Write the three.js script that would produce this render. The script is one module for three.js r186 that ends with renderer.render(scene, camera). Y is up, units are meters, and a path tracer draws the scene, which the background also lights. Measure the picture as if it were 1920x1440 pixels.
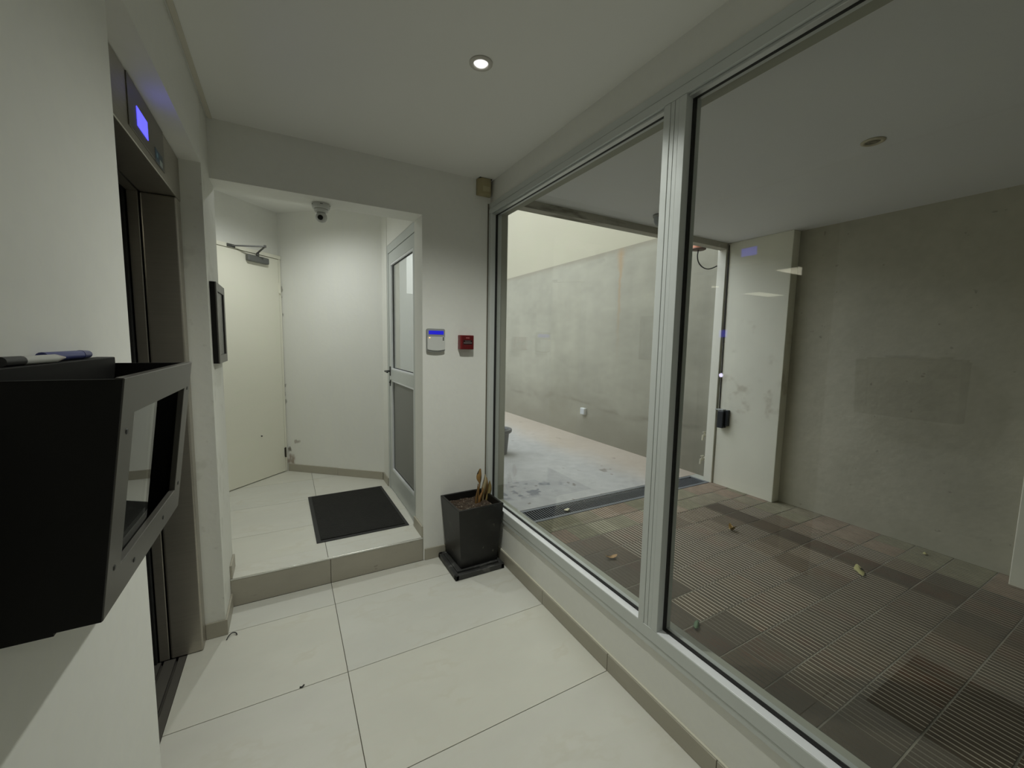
import * as THREE from 'three';
import { RoundedBoxGeometry } from 'three/addons/geometries/RoundedBoxGeometry.js';
import { mergeGeometries, toCreasedNormals } from 'three/addons/utils/BufferGeometryUtils.js';
import { RectAreaLightUniformsLib } from 'three/addons/lights/RectAreaLightUniformsLib.js';

// ---------------------------------------------------------------- camera, sky, exposure
const scene = new THREE.Scene();
const F = 763.6, RAD = Math.PI / 180;
const camera = new THREE.PerspectiveCamera(2 * Math.atan(720 / F) / RAD, 1920 / 1440, 0.02, 200);
camera.position.set(0, 1.645, 0);
camera.rotation.set(-5.642 * RAD, -29.062 * RAD, 1.035 * RAD, 'YXZ');
scene.add(camera);

const renderer = new THREE.WebGLRenderer({ antialias: true });
renderer.toneMapping = THREE.LinearToneMapping;
renderer.toneMappingExposure = 1.0;
renderer.shadowMap.enabled = true;
renderer.shadowMap.type = THREE.PCFSoftShadowMap;
RectAreaLightUniformsLib.init();

scene.background = new THREE.Color().setRGB(0.91, 0.97, 1.05);   // overcast sky
scene.backgroundIntensity = 3.2;

const LAMP = { lobby: 7.3, behind: 4.0, vestibule: 3.3, car: 0.8 };                // candela, candela, nits

// ---------------------------------------------------------------- helpers
let seed = 7;
const rnd = () => { seed = (seed * 1664525 + 1013904223) >>> 0; return seed / 4294967296; };
const used = {};
function numbered(n) {
  if (!(n in used)) { used[n] = 0; return n; }
  used[n]++; return n + '_' + String(used[n]).padStart(3, '0');
}
const hash = (x, y, s) => { let h = (x * 374761393 + y * 668265263 + s * 1274126177) | 0; h = Math.imul(h ^ (h >>> 13), 1274126177); return ((h ^ (h >>> 16)) >>> 0) / 4294967296; };
function vnoise(x, y, per, s) {
  const xi = Math.floor(x), yi = Math.floor(y), fx = x - xi, fy = y - yi;
  const m = (a) => ((a % per) + per) % per, sx = fx * fx * (3 - 2 * fx), sy = fy * fy * (3 - 2 * fy);
  const a = hash(m(xi), m(yi), s), b = hash(m(xi + 1), m(yi), s), c = hash(m(xi), m(yi + 1), s), d = hash(m(xi + 1), m(yi + 1), s);
  return a + (b - a) * sx + (c - a) * sy + (a - b - c + d) * sx * sy;
}
function fbm(u, v, f, oct, s) {              // u, v in 0..1, periodic; about -1..1
  let t = 0, a = 0.5, n = 0;
  for (let i = 0; i < oct; i++) { t += a * (vnoise(u * f, v * f, f, s + i) * 2 - 1); n += a; a *= 0.55; f *= 2; }
  return t / n;
}
const enc = (c) => Math.round(255 * Math.min(1, Math.max(0, c <= 0.0031308 ? 12.92 * c : 1.055 * Math.pow(c, 1 / 2.4) - 0.055)));
function colourTex(w, h, fn, su = 1, sv = 1) {      // fn(u, v) -> linear rgb; covers su x sv metres
  const d = new Uint8Array(w * h * 4);
  for (let j = 0; j < h; j++) for (let i = 0; i < w; i++) {
    const c = fn((i + 0.5) / w, (j + 0.5) / h), k = (j * w + i) * 4;
    d[k] = enc(c[0]); d[k + 1] = enc(c[1]); d[k + 2] = enc(c[2]); d[k + 3] = 255;
  }
  const t = new THREE.DataTexture(d, w, h); t.colorSpace = THREE.SRGBColorSpace;
  return finish(t, su, sv);
}
function greyTex(w, h, fn, su = 1, sv = 1) {
  const d = new Uint8Array(w * h * 4);
  for (let j = 0; j < h; j++) for (let i = 0; i < w; i++) {
    const c = Math.round(255 * Math.min(1, Math.max(0, fn((i + 0.5) / w, (j + 0.5) / h)))), k = (j * w + i) * 4;
    d[k] = d[k + 1] = d[k + 2] = c; d[k + 3] = 255;
  }
  return finish(new THREE.DataTexture(d, w, h), su, sv);
}
function finish(t, su, sv) {
  t.wrapS = t.wrapT = THREE.RepeatWrapping; t.magFilter = THREE.LinearFilter; t.minFilter = THREE.LinearMipmapLinearFilter; t.generateMipmaps = true;
  t.repeat.set(1 / su, 1 / sv); t.needsUpdate = true; return t;
}
const mul = (c, k) => [c[0] * k, c[1] * k, c[2] * k];
const mixc = (a, b, t) => [a[0] + (b[0] - a[0]) * t, a[1] + (b[1] - a[1]) * t, a[2] + (b[2] - a[2]) * t];
const clamp = (x, a = 0, b = 1) => Math.min(b, Math.max(a, x));
const step2 = (a, b, x) => { const t = clamp((x - a) / (b - a)); return t * t * (3 - 2 * t); };
function mat(rgb, rough = 0.6, o = {}) {
  const m = new THREE.MeshPhysicalMaterial({ roughness: rough, ...o });
  m.color.setRGB(...rgb); return m;
}
// uv in metres from the face's main direction
function metres(g) {
  g = g.index ? g.toNonIndexed() : g;
  const p = g.attributes.position, n = g.attributes.normal, uv = new Float32Array(p.count * 2);
  for (let i = 0; i < p.count; i += 3) {
    let ax = 0, ay = 0, az = 0;
    for (let k = 0; k < 3; k++) { ax += Math.abs(n.getX(i + k)); ay += Math.abs(n.getY(i + k)); az += Math.abs(n.getZ(i + k)); }
    for (let k = 0; k < 3; k++) {
      const q = i + k, x = p.getX(q), y = p.getY(q), z = p.getZ(q);
      if (ax >= ay && ax >= az) { uv[2 * q] = z; uv[2 * q + 1] = y; } else if (ay >= az) { uv[2 * q] = x; uv[2 * q + 1] = z; } else { uv[2 * q] = x; uv[2 * q + 1] = y; }
    }
  }
  g.setAttribute('uv', new THREE.BufferAttribute(uv, 2)); return g;
}
function bx(x0, x1, y0, y1, z0, z1, r = 0) {
  if (x0 > x1) [x0, x1] = [x1, x0]; if (y0 > y1) [y0, y1] = [y1, y0]; if (z0 > z1) [z0, z1] = [z1, z0];
  const s = [x1 - x0, y1 - y0, z1 - z0];
  const g = r ? new RoundedBoxGeometry(...s, 2, Math.min(r, Math.min(...s) * 0.49)) : new THREE.BoxGeometry(...s);
  g.translate((x0 + x1) / 2, (y0 + y1) / 2, (z0 + z1) / 2); return metres(g);
}
const join = (...gs) => mergeGeometries(gs.flat().map((g) => { g = g.index ? g.toNonIndexed() : g; for (const k of Object.keys(g.attributes)) if (!['position', 'normal', 'uv'].includes(k)) g.deleteAttribute(k); return g; }));
// an upright prism over a plan polygon [[x, z], ...]
function prism(poly, y0, y1) {
  const s = new THREE.Shape(poly.map(([x, z]) => new THREE.Vector2(x, -z)));
  const g = new THREE.ExtrudeGeometry(s, { depth: y1 - y0, bevelEnabled: false });
  g.rotateX(-Math.PI / 2); g.translate(0, y0, 0); g.computeVertexNormals(); return metres(g);
}
const V = (x, y, z) => new THREE.Vector3(x, y, z);
function cyl(a, b, r0, r1 = r0, seg = 16) {
  const d = b.clone().sub(a), g = new THREE.CylinderGeometry(r1, r0, d.length(), seg);
  g.applyQuaternion(new THREE.Quaternion().setFromUnitVectors(V(0, 1, 0), d.clone().normalize()));
  const c = a.clone().add(b).multiplyScalar(0.5); g.translate(c.x, c.y, c.z); return g;
}
function bar(a, b, w, h) {                  // a rounded bar from a to b
  const d = b.clone().sub(a), g = new RoundedBoxGeometry(d.length(), h, w, 2, Math.min(w, h) * 0.3);
  g.applyQuaternion(new THREE.Quaternion().setFromUnitVectors(V(1, 0, 0), d.clone().normalize()));
  const c = a.clone().add(b).multiplyScalar(0.5); g.translate(c.x, c.y, c.z); return g;
}
const tube = (pts, r, n = 40) => new THREE.TubeGeometry(new THREE.CatmullRomCurve3(pts), n, r, 8, false);
function lathe(prof, x, y, z, seg = 40) { const g = new THREE.LatheGeometry(prof.map(([a, b]) => new THREE.Vector2(a, b)), seg); g.translate(x, y, z); return g; }

function thing(name, label, category, base = [0, 0, 0], group) {
  const o = new THREE.Group(); o.name = numbered(name); o.position.set(...base); o.userData = { label, category };
  if (group) o.userData.group = group;
  scene.add(o); return o;
}
function struct(name, label, base = [0, 0, 0]) {
  const o = new THREE.Group(); o.name = numbered(name); o.position.set(...base); o.userData = { kind: 'structure', label };
  scene.add(o); return o;
}
const root = (o) => (o.parent && o.parent !== scene ? root(o.parent) : o);
function part(parent, name, g, m, label) {  // g in world coordinates
  const b = root(parent).position; g.translate(-b.x, -b.y, -b.z);
  const o = new THREE.Mesh(g, m); o.name = name; if (label) o.userData.label = label;
  parent.add(o); return o;
}
function solid(name, label, g, m, kind, category) {   // a top-level thing that is one mesh
  g.computeBoundingBox(); const c = g.boundingBox.getCenter(V(0, 0, 0)); c.y = g.boundingBox.min.y;
  g.translate(-c.x, -c.y, -c.z);
  const o = new THREE.Mesh(g, m); o.name = numbered(name); o.position.copy(c); o.userData = { label };
  if (kind) o.userData.kind = kind; if (category) o.userData.category = category;
  scene.add(o); return o;
}
const wall = (name, label, g, m) => solid(name, label, g, m, 'structure');

// ---------------------------------------------------------------- measures (metres, read from the photograph)
const LW = -0.342, RW = 1.39, BW = -2.886, BW2 = -3.085, CEIL = 2.85, STEP = 0.18, HEAD = 2.53, VCEIL = 2.98;
const NICHE0 = -1.366, NICHE1 = -2.625, NTOP = 2.517, STEEL = -0.43;
const FX = 1.375, GX = 1.42, OUT = 1.53, GROUND = 0.18, NW = 4.13, XC = 2.71, BACK = 3.2;
const C0 = [-0.04, -5.135], C1 = [0.876, -4.344];                  // corner of the vestibule's slanting walls
const DOORX = 0.88, DZ0 = -4.115, DZ1 = -3.1;

// ---------------------------------------------------------------- materials
const paintWhite = (() => {
  const base = [0.815, 0.815, 0.765];
  const t = colourTex(512, 512, (u, v) => mul(base, 1 + 0.025 * fbm(u, v, 3, 5, 11) + 0.012 * fbm(u, v, 64, 2, 31)), 2, 2);
  const b = greyTex(512, 512, (u, v) => 0.5 + 0.3 * fbm(u, v, 40, 3, 5) + 0.25 * fbm(u, v, 6, 3, 8), 1.3, 1.3);
  return mat([1, 1, 1], 0.72, { map: t, bumpMap: b, bumpScale: 0.0012 });
})();
const ceilWhite = mat([0.83, 0.83, 0.79], 0.85);
const scuffed = (() => {                       // white paint with dirty scuffs and grime (pillar beside the elevator)
  const base = [0.80, 0.80, 0.735];
  const t = colourTex(512, 512, (u, v) => {
    const d = step2(0.28, 0.6, fbm(u, v, 9, 5, 77)) * 0.5 + step2(0.45, 0.7, fbm(u, v, 26, 4, 91)) * 0.5;
    return mixc(mul(base, 1 + 0.03 * fbm(u, v, 4, 4, 13)), [0.33, 0.31, 0.24], 0.35 * d);
  }, 1.1, 1.1);
  return mat([1, 1, 1], 0.65, { map: t, bumpMap: paintWhite.bumpMap, bumpScale: 0.0015 });
})();
const roughPlaster = (() => {                  // bare, smeared plaster outside
  const base = [0.45, 0.425, 0.335];
  const t = colourTex(1024, 1024, (u, v) => {
    let k = 1 + 0.16 * fbm(u, v, 3, 6, 21) + 0.10 * fbm(u, v, 14, 5, 22) + 0.05 * fbm(u, v, 80, 2, 23);
    const sp = step2(0.66, 0.74, fbm(u, v, 70, 3, 24));
    return mixc(mul(base, k), [0.2, 0.18, 0.14], 0.5 * sp);
  }, 3, 3);
  const b = greyTex(512, 512, (u, v) => 0.5 + 0.5 * fbm(u, v, 5, 6, 25), 1.7, 1.7);
  return mat([1, 1, 1], 0.9, { map: t, bumpMap: b, bumpScale: 0.012 });
})();
const pillarM = (() => { const t = colourTex(512, 512, (u, v) => mixc(mul([0.80, 0.78, 0.655], 1 + 0.09 * fbm(u, v, 5, 6, 33)), [0.4, 0.34, 0.23], 0.45 * step2(0.2, 0.8, fbm(u, v, 20, 5, 34) * 0.8 + 0.5 * fbm(u, v, 3, 3, 35))), 1.9, 1.9); return mat([1, 1, 1], 0.85, { map: t, bumpMap: roughPlaster.bumpMap, bumpScale: 0.0015 }); })();
const outsideWhite = (() => {
  const t = colourTex(512, 512, (u, v) => mul([0.76, 0.76, 0.75], 1 + 0.03 * fbm(u, v, 3, 5, 44)), 2.4, 2.4);
  return mat([1, 1, 1], 0.9, { map: t });
})();
const creamWall = (() => {
  const t = colourTex(512, 512, (u, v) => mul([0.41, 0.385, 0.285], 1 + 0.03 * fbm(u, v, 3, 5, 54)), 3, 3);
  return mat([1, 1, 1], 0.9, { map: t, bumpMap: roughPlaster.bumpMap, bumpScale: 0.002 });
})();
function porcelain(s, base, off) {
  const t = colourTex(512, 256, (u, v) => {
    const c = fbm(u, v, 4, 6, s), e = 1 - Math.abs(fbm(u, v, 6, 5, s + 3)) * 2;
    return mixc(mul(base, 1 + 0.06 * c), [base[0] * 0.86, base[1] * 0.82, base[2] * 0.74], 0.35 * step2(0.6, 1, e) * step2(-0.2, 0.5, c));
  }, 1.2, 0.6);
  t.offset.set(off, off * 0.37);
  const r = greyTex(256, 256, (u, v) => 0.42 + 0.12 * fbm(u, v, 5, 4, s + 9), 1.2, 1.2);
  return mat([1, 1, 1], 1, { map: t, roughnessMap: r });
}
const tileMats = [porcelain(101, [0.665, 0.655, 0.59], 0), porcelain(141, [0.655, 0.65, 0.59], 0.4), porcelain(171, [0.67, 0.66, 0.585], 0.7)];
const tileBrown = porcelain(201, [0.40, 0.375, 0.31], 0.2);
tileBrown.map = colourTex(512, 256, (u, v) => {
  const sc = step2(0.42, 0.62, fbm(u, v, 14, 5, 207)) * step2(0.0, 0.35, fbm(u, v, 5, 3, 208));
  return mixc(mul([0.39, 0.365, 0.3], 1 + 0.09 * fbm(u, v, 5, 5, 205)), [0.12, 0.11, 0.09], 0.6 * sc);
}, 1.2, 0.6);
const skirtM = porcelain(221, [0.40, 0.375, 0.305], 0.1);
const groutM = mat([0.13, 0.115, 0.09], 0.95);
const chrome = mat([0.75, 0.75, 0.72], 0.25, { metalness: 1 });
const alu = (() => {
  const r = greyTex(256, 256, (u, v) => 0.42 + 0.08 * fbm(u, v, 6, 4, 301), 0.5, 0.5);
  return mat([0.61, 0.64, 0.62], 1, { metalness: 0.12, roughnessMap: r });
})();
const aluLight = mat([0.55, 0.57, 0.56], 0.32, { metalness: 0.6 });
const ledgeM = mat([0.86, 0.88, 0.9], 0.3, { metalness: 0.1 });
const gasketM = mat([0.012, 0.012, 0.012], 0.7);
const glassM = mat([0.965, 0.975, 0.965], 0.0, { transmission: 1, thickness: 0, ior: 1.44 });
const cementM = (() => {
  const t = colourTex(512, 512, (u, v) => mul([0.42, 0.425, 0.36], 1 + 0.12 * fbm(u, v, 8, 5, 61)), 1, 1);
  return mat([1, 1, 1], 0.9, { map: t, bumpMap: roughPlaster.bumpMap, bumpScale: 0.003 });
})();
const steelM = (() => {                        // brushed stainless steel of the elevator
  const t = colourTex(256, 256, (u, v) => mul([0.43, 0.405, 0.355], 1 + 0.10 * fbm(u * 0.999, v, 4, 3, 71) + 0.08 * (hash(0, Math.floor(v * 256), 3) - 0.5)), 0.6, 0.6);
  return mat([1, 1, 1], 0.36, { metalness: 0.85, map: t });
})();
const darkSteel = mat([0.10, 0.095, 0.085], 0.4, { metalness: 0.8 });
const blackM = mat([0.006, 0.006, 0.006], 0.8);
const boxBlack = mat([0.007, 0.0066, 0.006], 0.6, { specularIntensity: 0.4 });
const screenBlue = mat([0.02, 0.02, 0.1], 0.3, { emissive: new THREE.Color().setRGB(0.16, 0.15, 2.2), emissiveIntensity: 1 });
const plasticWhite = mat([0.62, 0.63, 0.6], 0.45);
const plasticGrey = mat([0.32, 0.33, 0.32], 0.45);
const plasticBlack = mat([0.02, 0.02, 0.02], 0.45);
const bulbM = mat([0.9, 0.9, 0.9], 0.5, { emissive: new THREE.Color().setRGB(1, 0.99, 0.96), emissiveIntensity: 0.9 });
const rubberM = mat([0.035, 0.035, 0.034], 0.75);

// ---------------------------------------------------------------- large structure: lobby
{
  const L0 = -0.48;
  wall('wall_left', 'white plaster wall on the left with the elevator recess cut into it', join(
    bx(L0, LW, 0, CEIL, BACK, NICHE0), bx(L0, LW, NTOP, CEIL, NICHE0, NICHE1)), paintWhite);
  wall('wall_left', 'scuffed white pillar between the elevator recess and the step', join(bx(L0, LW, 0, CEIL, NICHE1, BW), bx(L0, LW, STEP, VCEIL, BW, -3.05)), scuffed);
  wall('wall_back', 'white wall at the end of the lobby with the opening above the step', join(
    bx(LW, OUT, HEAD, VCEIL, BW, BW2), bx(0.862, OUT, 0, HEAD, BW, BW2)), paintWhite);
  wall('wall_right', 'low white wall under the big window and white band above it', join(
    bx(RW, OUT, 0, 0.345, BACK, BW), bx(RW, OUT, 2.665, CEIL, BACK, BW)), paintWhite);
  wall('wall_front', 'white wall behind the camera', bx(L0, OUT, 0, CEIL, BACK, BACK + 0.15), paintWhite);
  wall('ceiling', 'flat white lobby ceiling with one round downlight', bx(-0.48, OUT, CEIL, CEIL + 0.2, BACK + 0.15, BW), ceilWhite);
}
// cove crack between the lobby ceiling and the left wall
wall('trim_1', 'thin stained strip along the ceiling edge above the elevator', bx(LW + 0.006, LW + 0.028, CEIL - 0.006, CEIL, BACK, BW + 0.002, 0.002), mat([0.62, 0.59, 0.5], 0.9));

// lobby floor: porcelain slabs with thin dark joints
{
  const o = struct('floor', 'cream porcelain floor of large slabs with thin dark joints');
  part(o, 'screed', bx(-0.4995, 1.389, -0.06, -0.004, BACK, BW - 0.011), groutM);
  part(o, 'subfloor', bx(-2.3, 1.45, -0.3, -0.145, BACK + 0.2, -5.6), groutM);
  const zs = [BW, -2.629, -2.03, -1.43, -0.83, -0.235, 0.36, 0.955, 1.55, 2.145, 2.74, BACK], xj = 0.221, J = 0.0016;
  for (let i = 0; i < zs.length - 1; i++) {
    const a = zs[i] + J, b = zs[i + 1] - J;
    part(o, 'tile', bx(xj + J, RW - 0.001, -0.014, 0, a, b, 0.0012), tileMats[i % 3]);
    if (a < NICHE0 && b > NICHE1 - 0.1) {
      const z0 = Math.max(a, i === 0 ? a : a), left = i === 1 || i === 2 ? -0.499 : i === 3 ? -0.499 : LW;
      if (i === 3) {
        part(o, 'tile', bx(left, xj - J, -0.014, 0, a, Math.min(b, NICHE0), 0.0012), tileMats[1]);
        part(o, 'tile', bx(LW, xj - J, -0.014, 0, NICHE0, b, 0.0012), tileMats[1]);
      } else part(o, 'tile', bx(left, xj - J, -0.014, 0, z0, b, 0.0012), tileMats[(i + 1) % 3]);
    } else part(o, 'tile', bx(LW, xj - J, -0.014, 0, a, b, 0.0012), tileMats[(i + 1) % 3]);
  }
}
// step and vestibule floor
function clip(poly, keep) {                   // Sutherland-Hodgman; keep = convex polygon, interior on the left
  for (let i = 0; i < keep.length; i++) {
    const [ax, az] = keep[i], [bxx, bz] = keep[(i + 1) % keep.length], out = [];
    const side = ([x, z]) => (bxx - ax) * (z - az) - (bz - az) * (x - ax);
    for (let j = 0; j < poly.length; j++) {
      const p = poly[j], q = poly[(j + 1) % poly.length], sp = side(p), sq = side(q);
      if (sp >= 0) out.push(p);
      if ((sp > 0 && sq < 0) || (sp < 0 && sq > 0)) { const t = sp / (sp - sq); out.push([p[0] + (q[0] - p[0]) * t, p[1] + (q[1] - p[1]) * t]); }
    }
    poly = out; if (poly.length < 3) return null;
  }
  return poly;
}
const VROOM = [[-0.755, -4.427], C0, C1, [0.876, -3.05], [-0.755, -3.05]];
{
  const o = struct('floor', 'raised vestibule floor of cream slabs with a metal-edged step');
  const orient = (p) => { let a = 0; for (let i = 0; i < p.length; i++) { const q = p[(i + 1) % p.length]; a += p[i][0] * q[1] - q[0] * p[i][1]; } return a < 0 ? [...p].reverse() : p; };
  const keep = orient(VROOM), J = 0.0016, xj = 0.207;
  part(o, 'screed', join(prism(keep, 0.02, STEP - 0.004), bx(LW, 0.858, 0.0, STEP - 0.004, BW - 0.012, -3.05)), groutM);
  part(o, 'tile', bx(LW + 0.001, xj - J, STEP - 0.014, STEP, BW - 0.006, -3.05, 0.001), tileMats[0]);
  part(o, 'tile', bx(xj + J, 0.859, STEP - 0.014, STEP, BW - 0.006, -3.05, 0.001), tileMats[1]);
  const zs = [-3.05, -3.486, -4.081, -4.674, -5.27], xs = [[-1.2, -0.99], [-0.99 + 2 * J, xj - J], [xj + J, 1.0]];
  for (let i = 0; i < 4; i++) for (let k = 0; k < 3; k++) {
    const zt = zs[i] - (i ? J : 0), zb = zs[i + 1] + J;
    const p = clip([[xs[k][0], zb], [xs[k][1], zb], [xs[k][1], zt], [xs[k][0], zt]], keep);
    if (p) part(o, 'tile', prism(p, STEP - 0.014, STEP), tileMats[(i + 2 * k) % 3]);
  }
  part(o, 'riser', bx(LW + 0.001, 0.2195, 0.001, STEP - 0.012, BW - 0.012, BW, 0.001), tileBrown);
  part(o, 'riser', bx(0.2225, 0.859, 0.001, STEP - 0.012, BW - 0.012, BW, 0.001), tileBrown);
  part(o, 'nosing', join(bx(LW + 0.001, 0.859, STEP - 0.011, STEP + 0.001, BW - 0.006, BW + 0.002, 0.002)), chrome, 'thin metal edge of the step');
}
// baseboards, cut at the floor joints
function skirting(name, label, runs) {
  const o = struct(name, label);
  for (const g of runs) part(o, 'skirting_tile', g, skirtM);
  return o;
}
{
  const zr = [BW + 0.001, -2.629, -2.03, -1.43, -0.83, -0.235, 0.36, 0.955, 1.55, 2.145, 2.74, BACK], runs = [];
  for (let i = 0; i < zr.length - 1; i++) runs.push(bx(FX, RW, 0.0005, 0.09, zr[i] + 0.0012, zr[i + 1] - 0.0012, 0.003));
  const o = skirting('baseboard_right', 'beige tile baseboard under the big window', runs);
  part(o, 'caulk', bx(FX + 0.004, RW - 0.0002, 0.0895, 0.095, BACK, BW + 0.002, 0.0024), mat([0.62, 0.6, 0.5], 0.9), 'rough pale filler on top of the tiles');
  skirting('baseboard_back', 'short beige tile baseboard behind the planter', [bx(0.872, FX - 0.002, 0.0005, 0.088, BW, BW + 0.01, 0.003)]);
  skirting('baseboard_left', 'beige tile baseboard wrapped round the pillar foot', [
    bx(-0.432, LW + 0.011, 0.0005, 0.09, NICHE1, NICHE1 + 0.011, 0.003), bx(LW, LW + 0.011, 0.0005, 0.09, NICHE1 - 0.0005, BW + 0.001, 0.003),
    bx(LW, LW + 0.013, STEP + 0.001, STEP + 0.085, BW + 0.0, -3.05, 0.003)]);
  const dir = V(C1[0] - C0[0], 0, C1[1] - C0[1]).normalize(), nn = [-dir.z * -1, dir.x * 1];
  const inn = [dir.z, -dir.x].map((q) => q * -1);                 // towards the room
  const run = (a, b, t, h) => prism([[a[0], a[1]], [b[0], b[1]], [b[0] + inn[0] * t, b[1] + inn[1] * t], [a[0] + inn[0] * t, a[1] + inn[1] * t]], STEP + 0.0005, STEP + h);
  const at = (s) => [C0[0] + dir.x * s, C0[1] + dir.z * s], len = Math.hypot(C1[0] - C0[0], C1[1] - C0[1]);
  skirting('baseboard_vestibule', 'beige tile baseboard of the raised vestibule', [run(at(0.045), at(0.66), 0.011, 0.082), run(at(0.662), at(len - 0.012), 0.011, 0.08),
    bx(0.866, 0.877, STEP + 0.0005, STEP + 0.082, C1[1] + 0.004, DZ0 - 0.002, 0.002), bx(0.85, 0.862, STEP + 0.0005, STEP + 0.085, BW - 0.004, BW2 - 0.02, 0.003)]);
}
// vestibule walls
const backWallM = (() => {                     // stains by the hinge, scuffs
  const base = [0.815, 0.815, 0.765];
  const spot = (u, v, cu, cv, ru, rv, s, e = 0.25) => clamp(1 - Math.hypot((u - cu) / ru, (v - cv) / rv) + e * 2 * fbm(clamp(u / 1.3, 0, 0.99), clamp(v / 2.9, 0, 0.99), 40, 4, s));
  const t = colourTex(512, 1024, (uu, vv) => {
    const u = uu * 1.3, v = vv * 2.9;            // metres along the wall from the hinge corner, metres of height
    let c = mul(base, 1 + 0.025 * fbm(uu, vv, 5, 5, 401));
    c = mixc(c, [0.25, 0.17, 0.11], 0.75 * step2(0.25, 0.9, spot(u, v, 0.05, 0.30, 0.16, 0.1, 402, 0.35)));
    c = mixc(c, [0.16, 0.14, 0.1], 0.8 * step2(0.35, 0.8, spot(u, v, 0.055, 0.43, 0.06, 0.05, 403, 0.4)));
    c = mixc(c, [0.35, 0.31, 0.26], 0.7 * step2(0.3, 0.8, spot(u, v, 0.16, 0.52, 0.07, 0.03, 404, 0.5)));
    for (const h of [0.97, 1.05, 1.14, 1.92, 2.1, 2.18]) c = mixc(c, [0.33, 0.32, 0.27], 0.7 * step2(0.4, 0.7, spot(u, v, 0.012 + 0.02 * Math.abs(Math.sin(h * 9)), h, 0.035, 0.05, 405 + h * 10, 0.5)));
    return c;
  }, 1.3, 2.9);
  return mat([1, 1, 1], 0.72, { map: t, bumpMap: paintWhite.bumpMap, bumpScale: 0.0012 });
})();
{
  const dir = V(C1[0] - C0[0], 0, C1[1] - C0[1]), len = dir.length(); dir.normalize();
  const g = new THREE.BoxGeometry(len + 0.2, VCEIL + 0.1 - 0.02, 0.12);
  // uv: metres from the corner
  const p = g.attributes.position, uv = g.attributes.uv;
  for (let i = 0; i < p.count; i++) uv.setXY(i, p.getX(i) + len / 2, p.getY(i) + (VCEIL + 0.08) / 2 + 0.02);
  g.translate(0, 0, -0.06); g.rotateY(Math.atan2(-dir.z, dir.x));
  g.translate((C0[0] + C1[0]) / 2, (VCEIL + 0.08) / 2 + 0.02, (C0[1] + C1[1]) / 2);
  wall('wall_vestibule_back', 'slanting white back wall of the vestibule with stains in the corner', g, backWallM);
  // wall with the cream door, slanting the other way
  const a = C0, b = [-0.755, -4.427], t = 0.12, n = V(b[1] - a[1], 0, -(b[0] - a[0])).normalize();
  const out = [n.x, n.z].map((q) => q * (n.x * (0.3 - a[0]) + n.z * (-3.8 - a[1]) > 0 ? -1 : 1));
  wall('wall_vestibule_left', 'white vestibule wall above and around the cream door', prism([a, b, [b[0] + out[0] * t, b[1] + out[1] * t], [a[0] + out[0] * t, a[1] + out[1] * t]], 0.02, VCEIL + 0.1), paintWhite);
  wall('wall_vestibule_left', 'white wall closing the vestibule behind the elevator', join(bx(-0.87, -0.755, 0.02, VCEIL + 0.1, -4.5, -3.42), bx(-0.87, -0.4805, 0.02, VCEIL + 0.1, -3.52, -3.42), bx(-0.57, -0.4805, 0.02, VCEIL + 0.1, -3.42, -3.051)), paintWhite);
  wall('wall_vestibule_right', 'white vestibule wall holding the aluminium door', join(
    bx(0.877, 1.0, 0.02, VCEIL + 0.1, DZ0, C1[1] - 0.12), bx(DOORX + 0.001, 1.0, 2.555, VCEIL + 0.1, BW2, DZ0), bx(DOORX, 1.0, 0.02, STEP - 0.004, BW2, DZ0)), paintWhite);
  wall('ceiling', 'white vestibule ceiling', bx(-1.25, 1.02, VCEIL, VCEIL + 0.12, BW2, -5.4), ceilWhite);
}

// ---------------------------------------------------------------- lamps
function downlight(name, label, x, y, z, lit, group) {
  const o = thing(name, label, 'ceiling light', [x, y, z]);
  part(o, 'trim_ring', lathe([[0.031, -0.002], [0.034, -0.007], [0.042, -0.008], [0.05, -0.004], [0.05, 0], [0.03, 0]], x, y, z), lit ? mat([0.6, 0.58, 0.52], 0.5) : mat([0.5, 0.45, 0.32], 0.7));
  part(o, lit ? 'bulb' : 'socket', lit ? lathe([[0, -0.0105], [0.015, -0.0095], [0.026, -0.006], [0.031, -0.001], [0.031, 0]], x, y, z) : lathe([[0, -0.003], [0.012, -0.003], [0.013, -0.006], [0.017, -0.006], [0.018, -0.001], [0.032, -0.0005]], x, y, z), lit ? bulbM : mat([0.2, 0.17, 0.11], 0.8));
  if (lit) {
    const s = new THREE.SpotLight(new THREE.Color().setRGB(...lit.rgb), lit.cd, 0, lit.angle * RAD, lit.pen, 2);
    s.position.set(x, y - 0.02, z); s.target.position.set(x, y - 1, z); s.castShadow = true; s.shadow.radius = 1.2; s.shadow.mapSize.set(2048, 2048); s.shadow.camera.near = 0.02; s.shadow.bias = -0.0005;
    scene.add(s, s.target);
  }
  return o;
}
downlight('ceiling_light', 'lit round downlight glowing in the lobby ceiling', 0.778, CEIL, -1.728, { rgb: [0.975, 1, 0.93], cd: LAMP.lobby, angle: 70, pen: 1 });
downlight('ceiling_light', 'lit round downlight in the lobby ceiling behind the camera', 0.778, CEIL, 1.6, { rgb: [0.975, 1, 0.93], cd: LAMP.behind, angle: 74, pen: 1 });
downlight('ceiling_light', 'lit round downlight in the vestibule ceiling beyond the step', 0.01, VCEIL, -4.05, { rgb: [0.965, 1, 0.97], cd: LAMP.vestibule, angle: 80, pen: 0.85 });
downlight('ceiling_light', 'unlit yellowed recessed light in the outdoor ceiling', 2.666, XC, -1.037, null);

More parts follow.
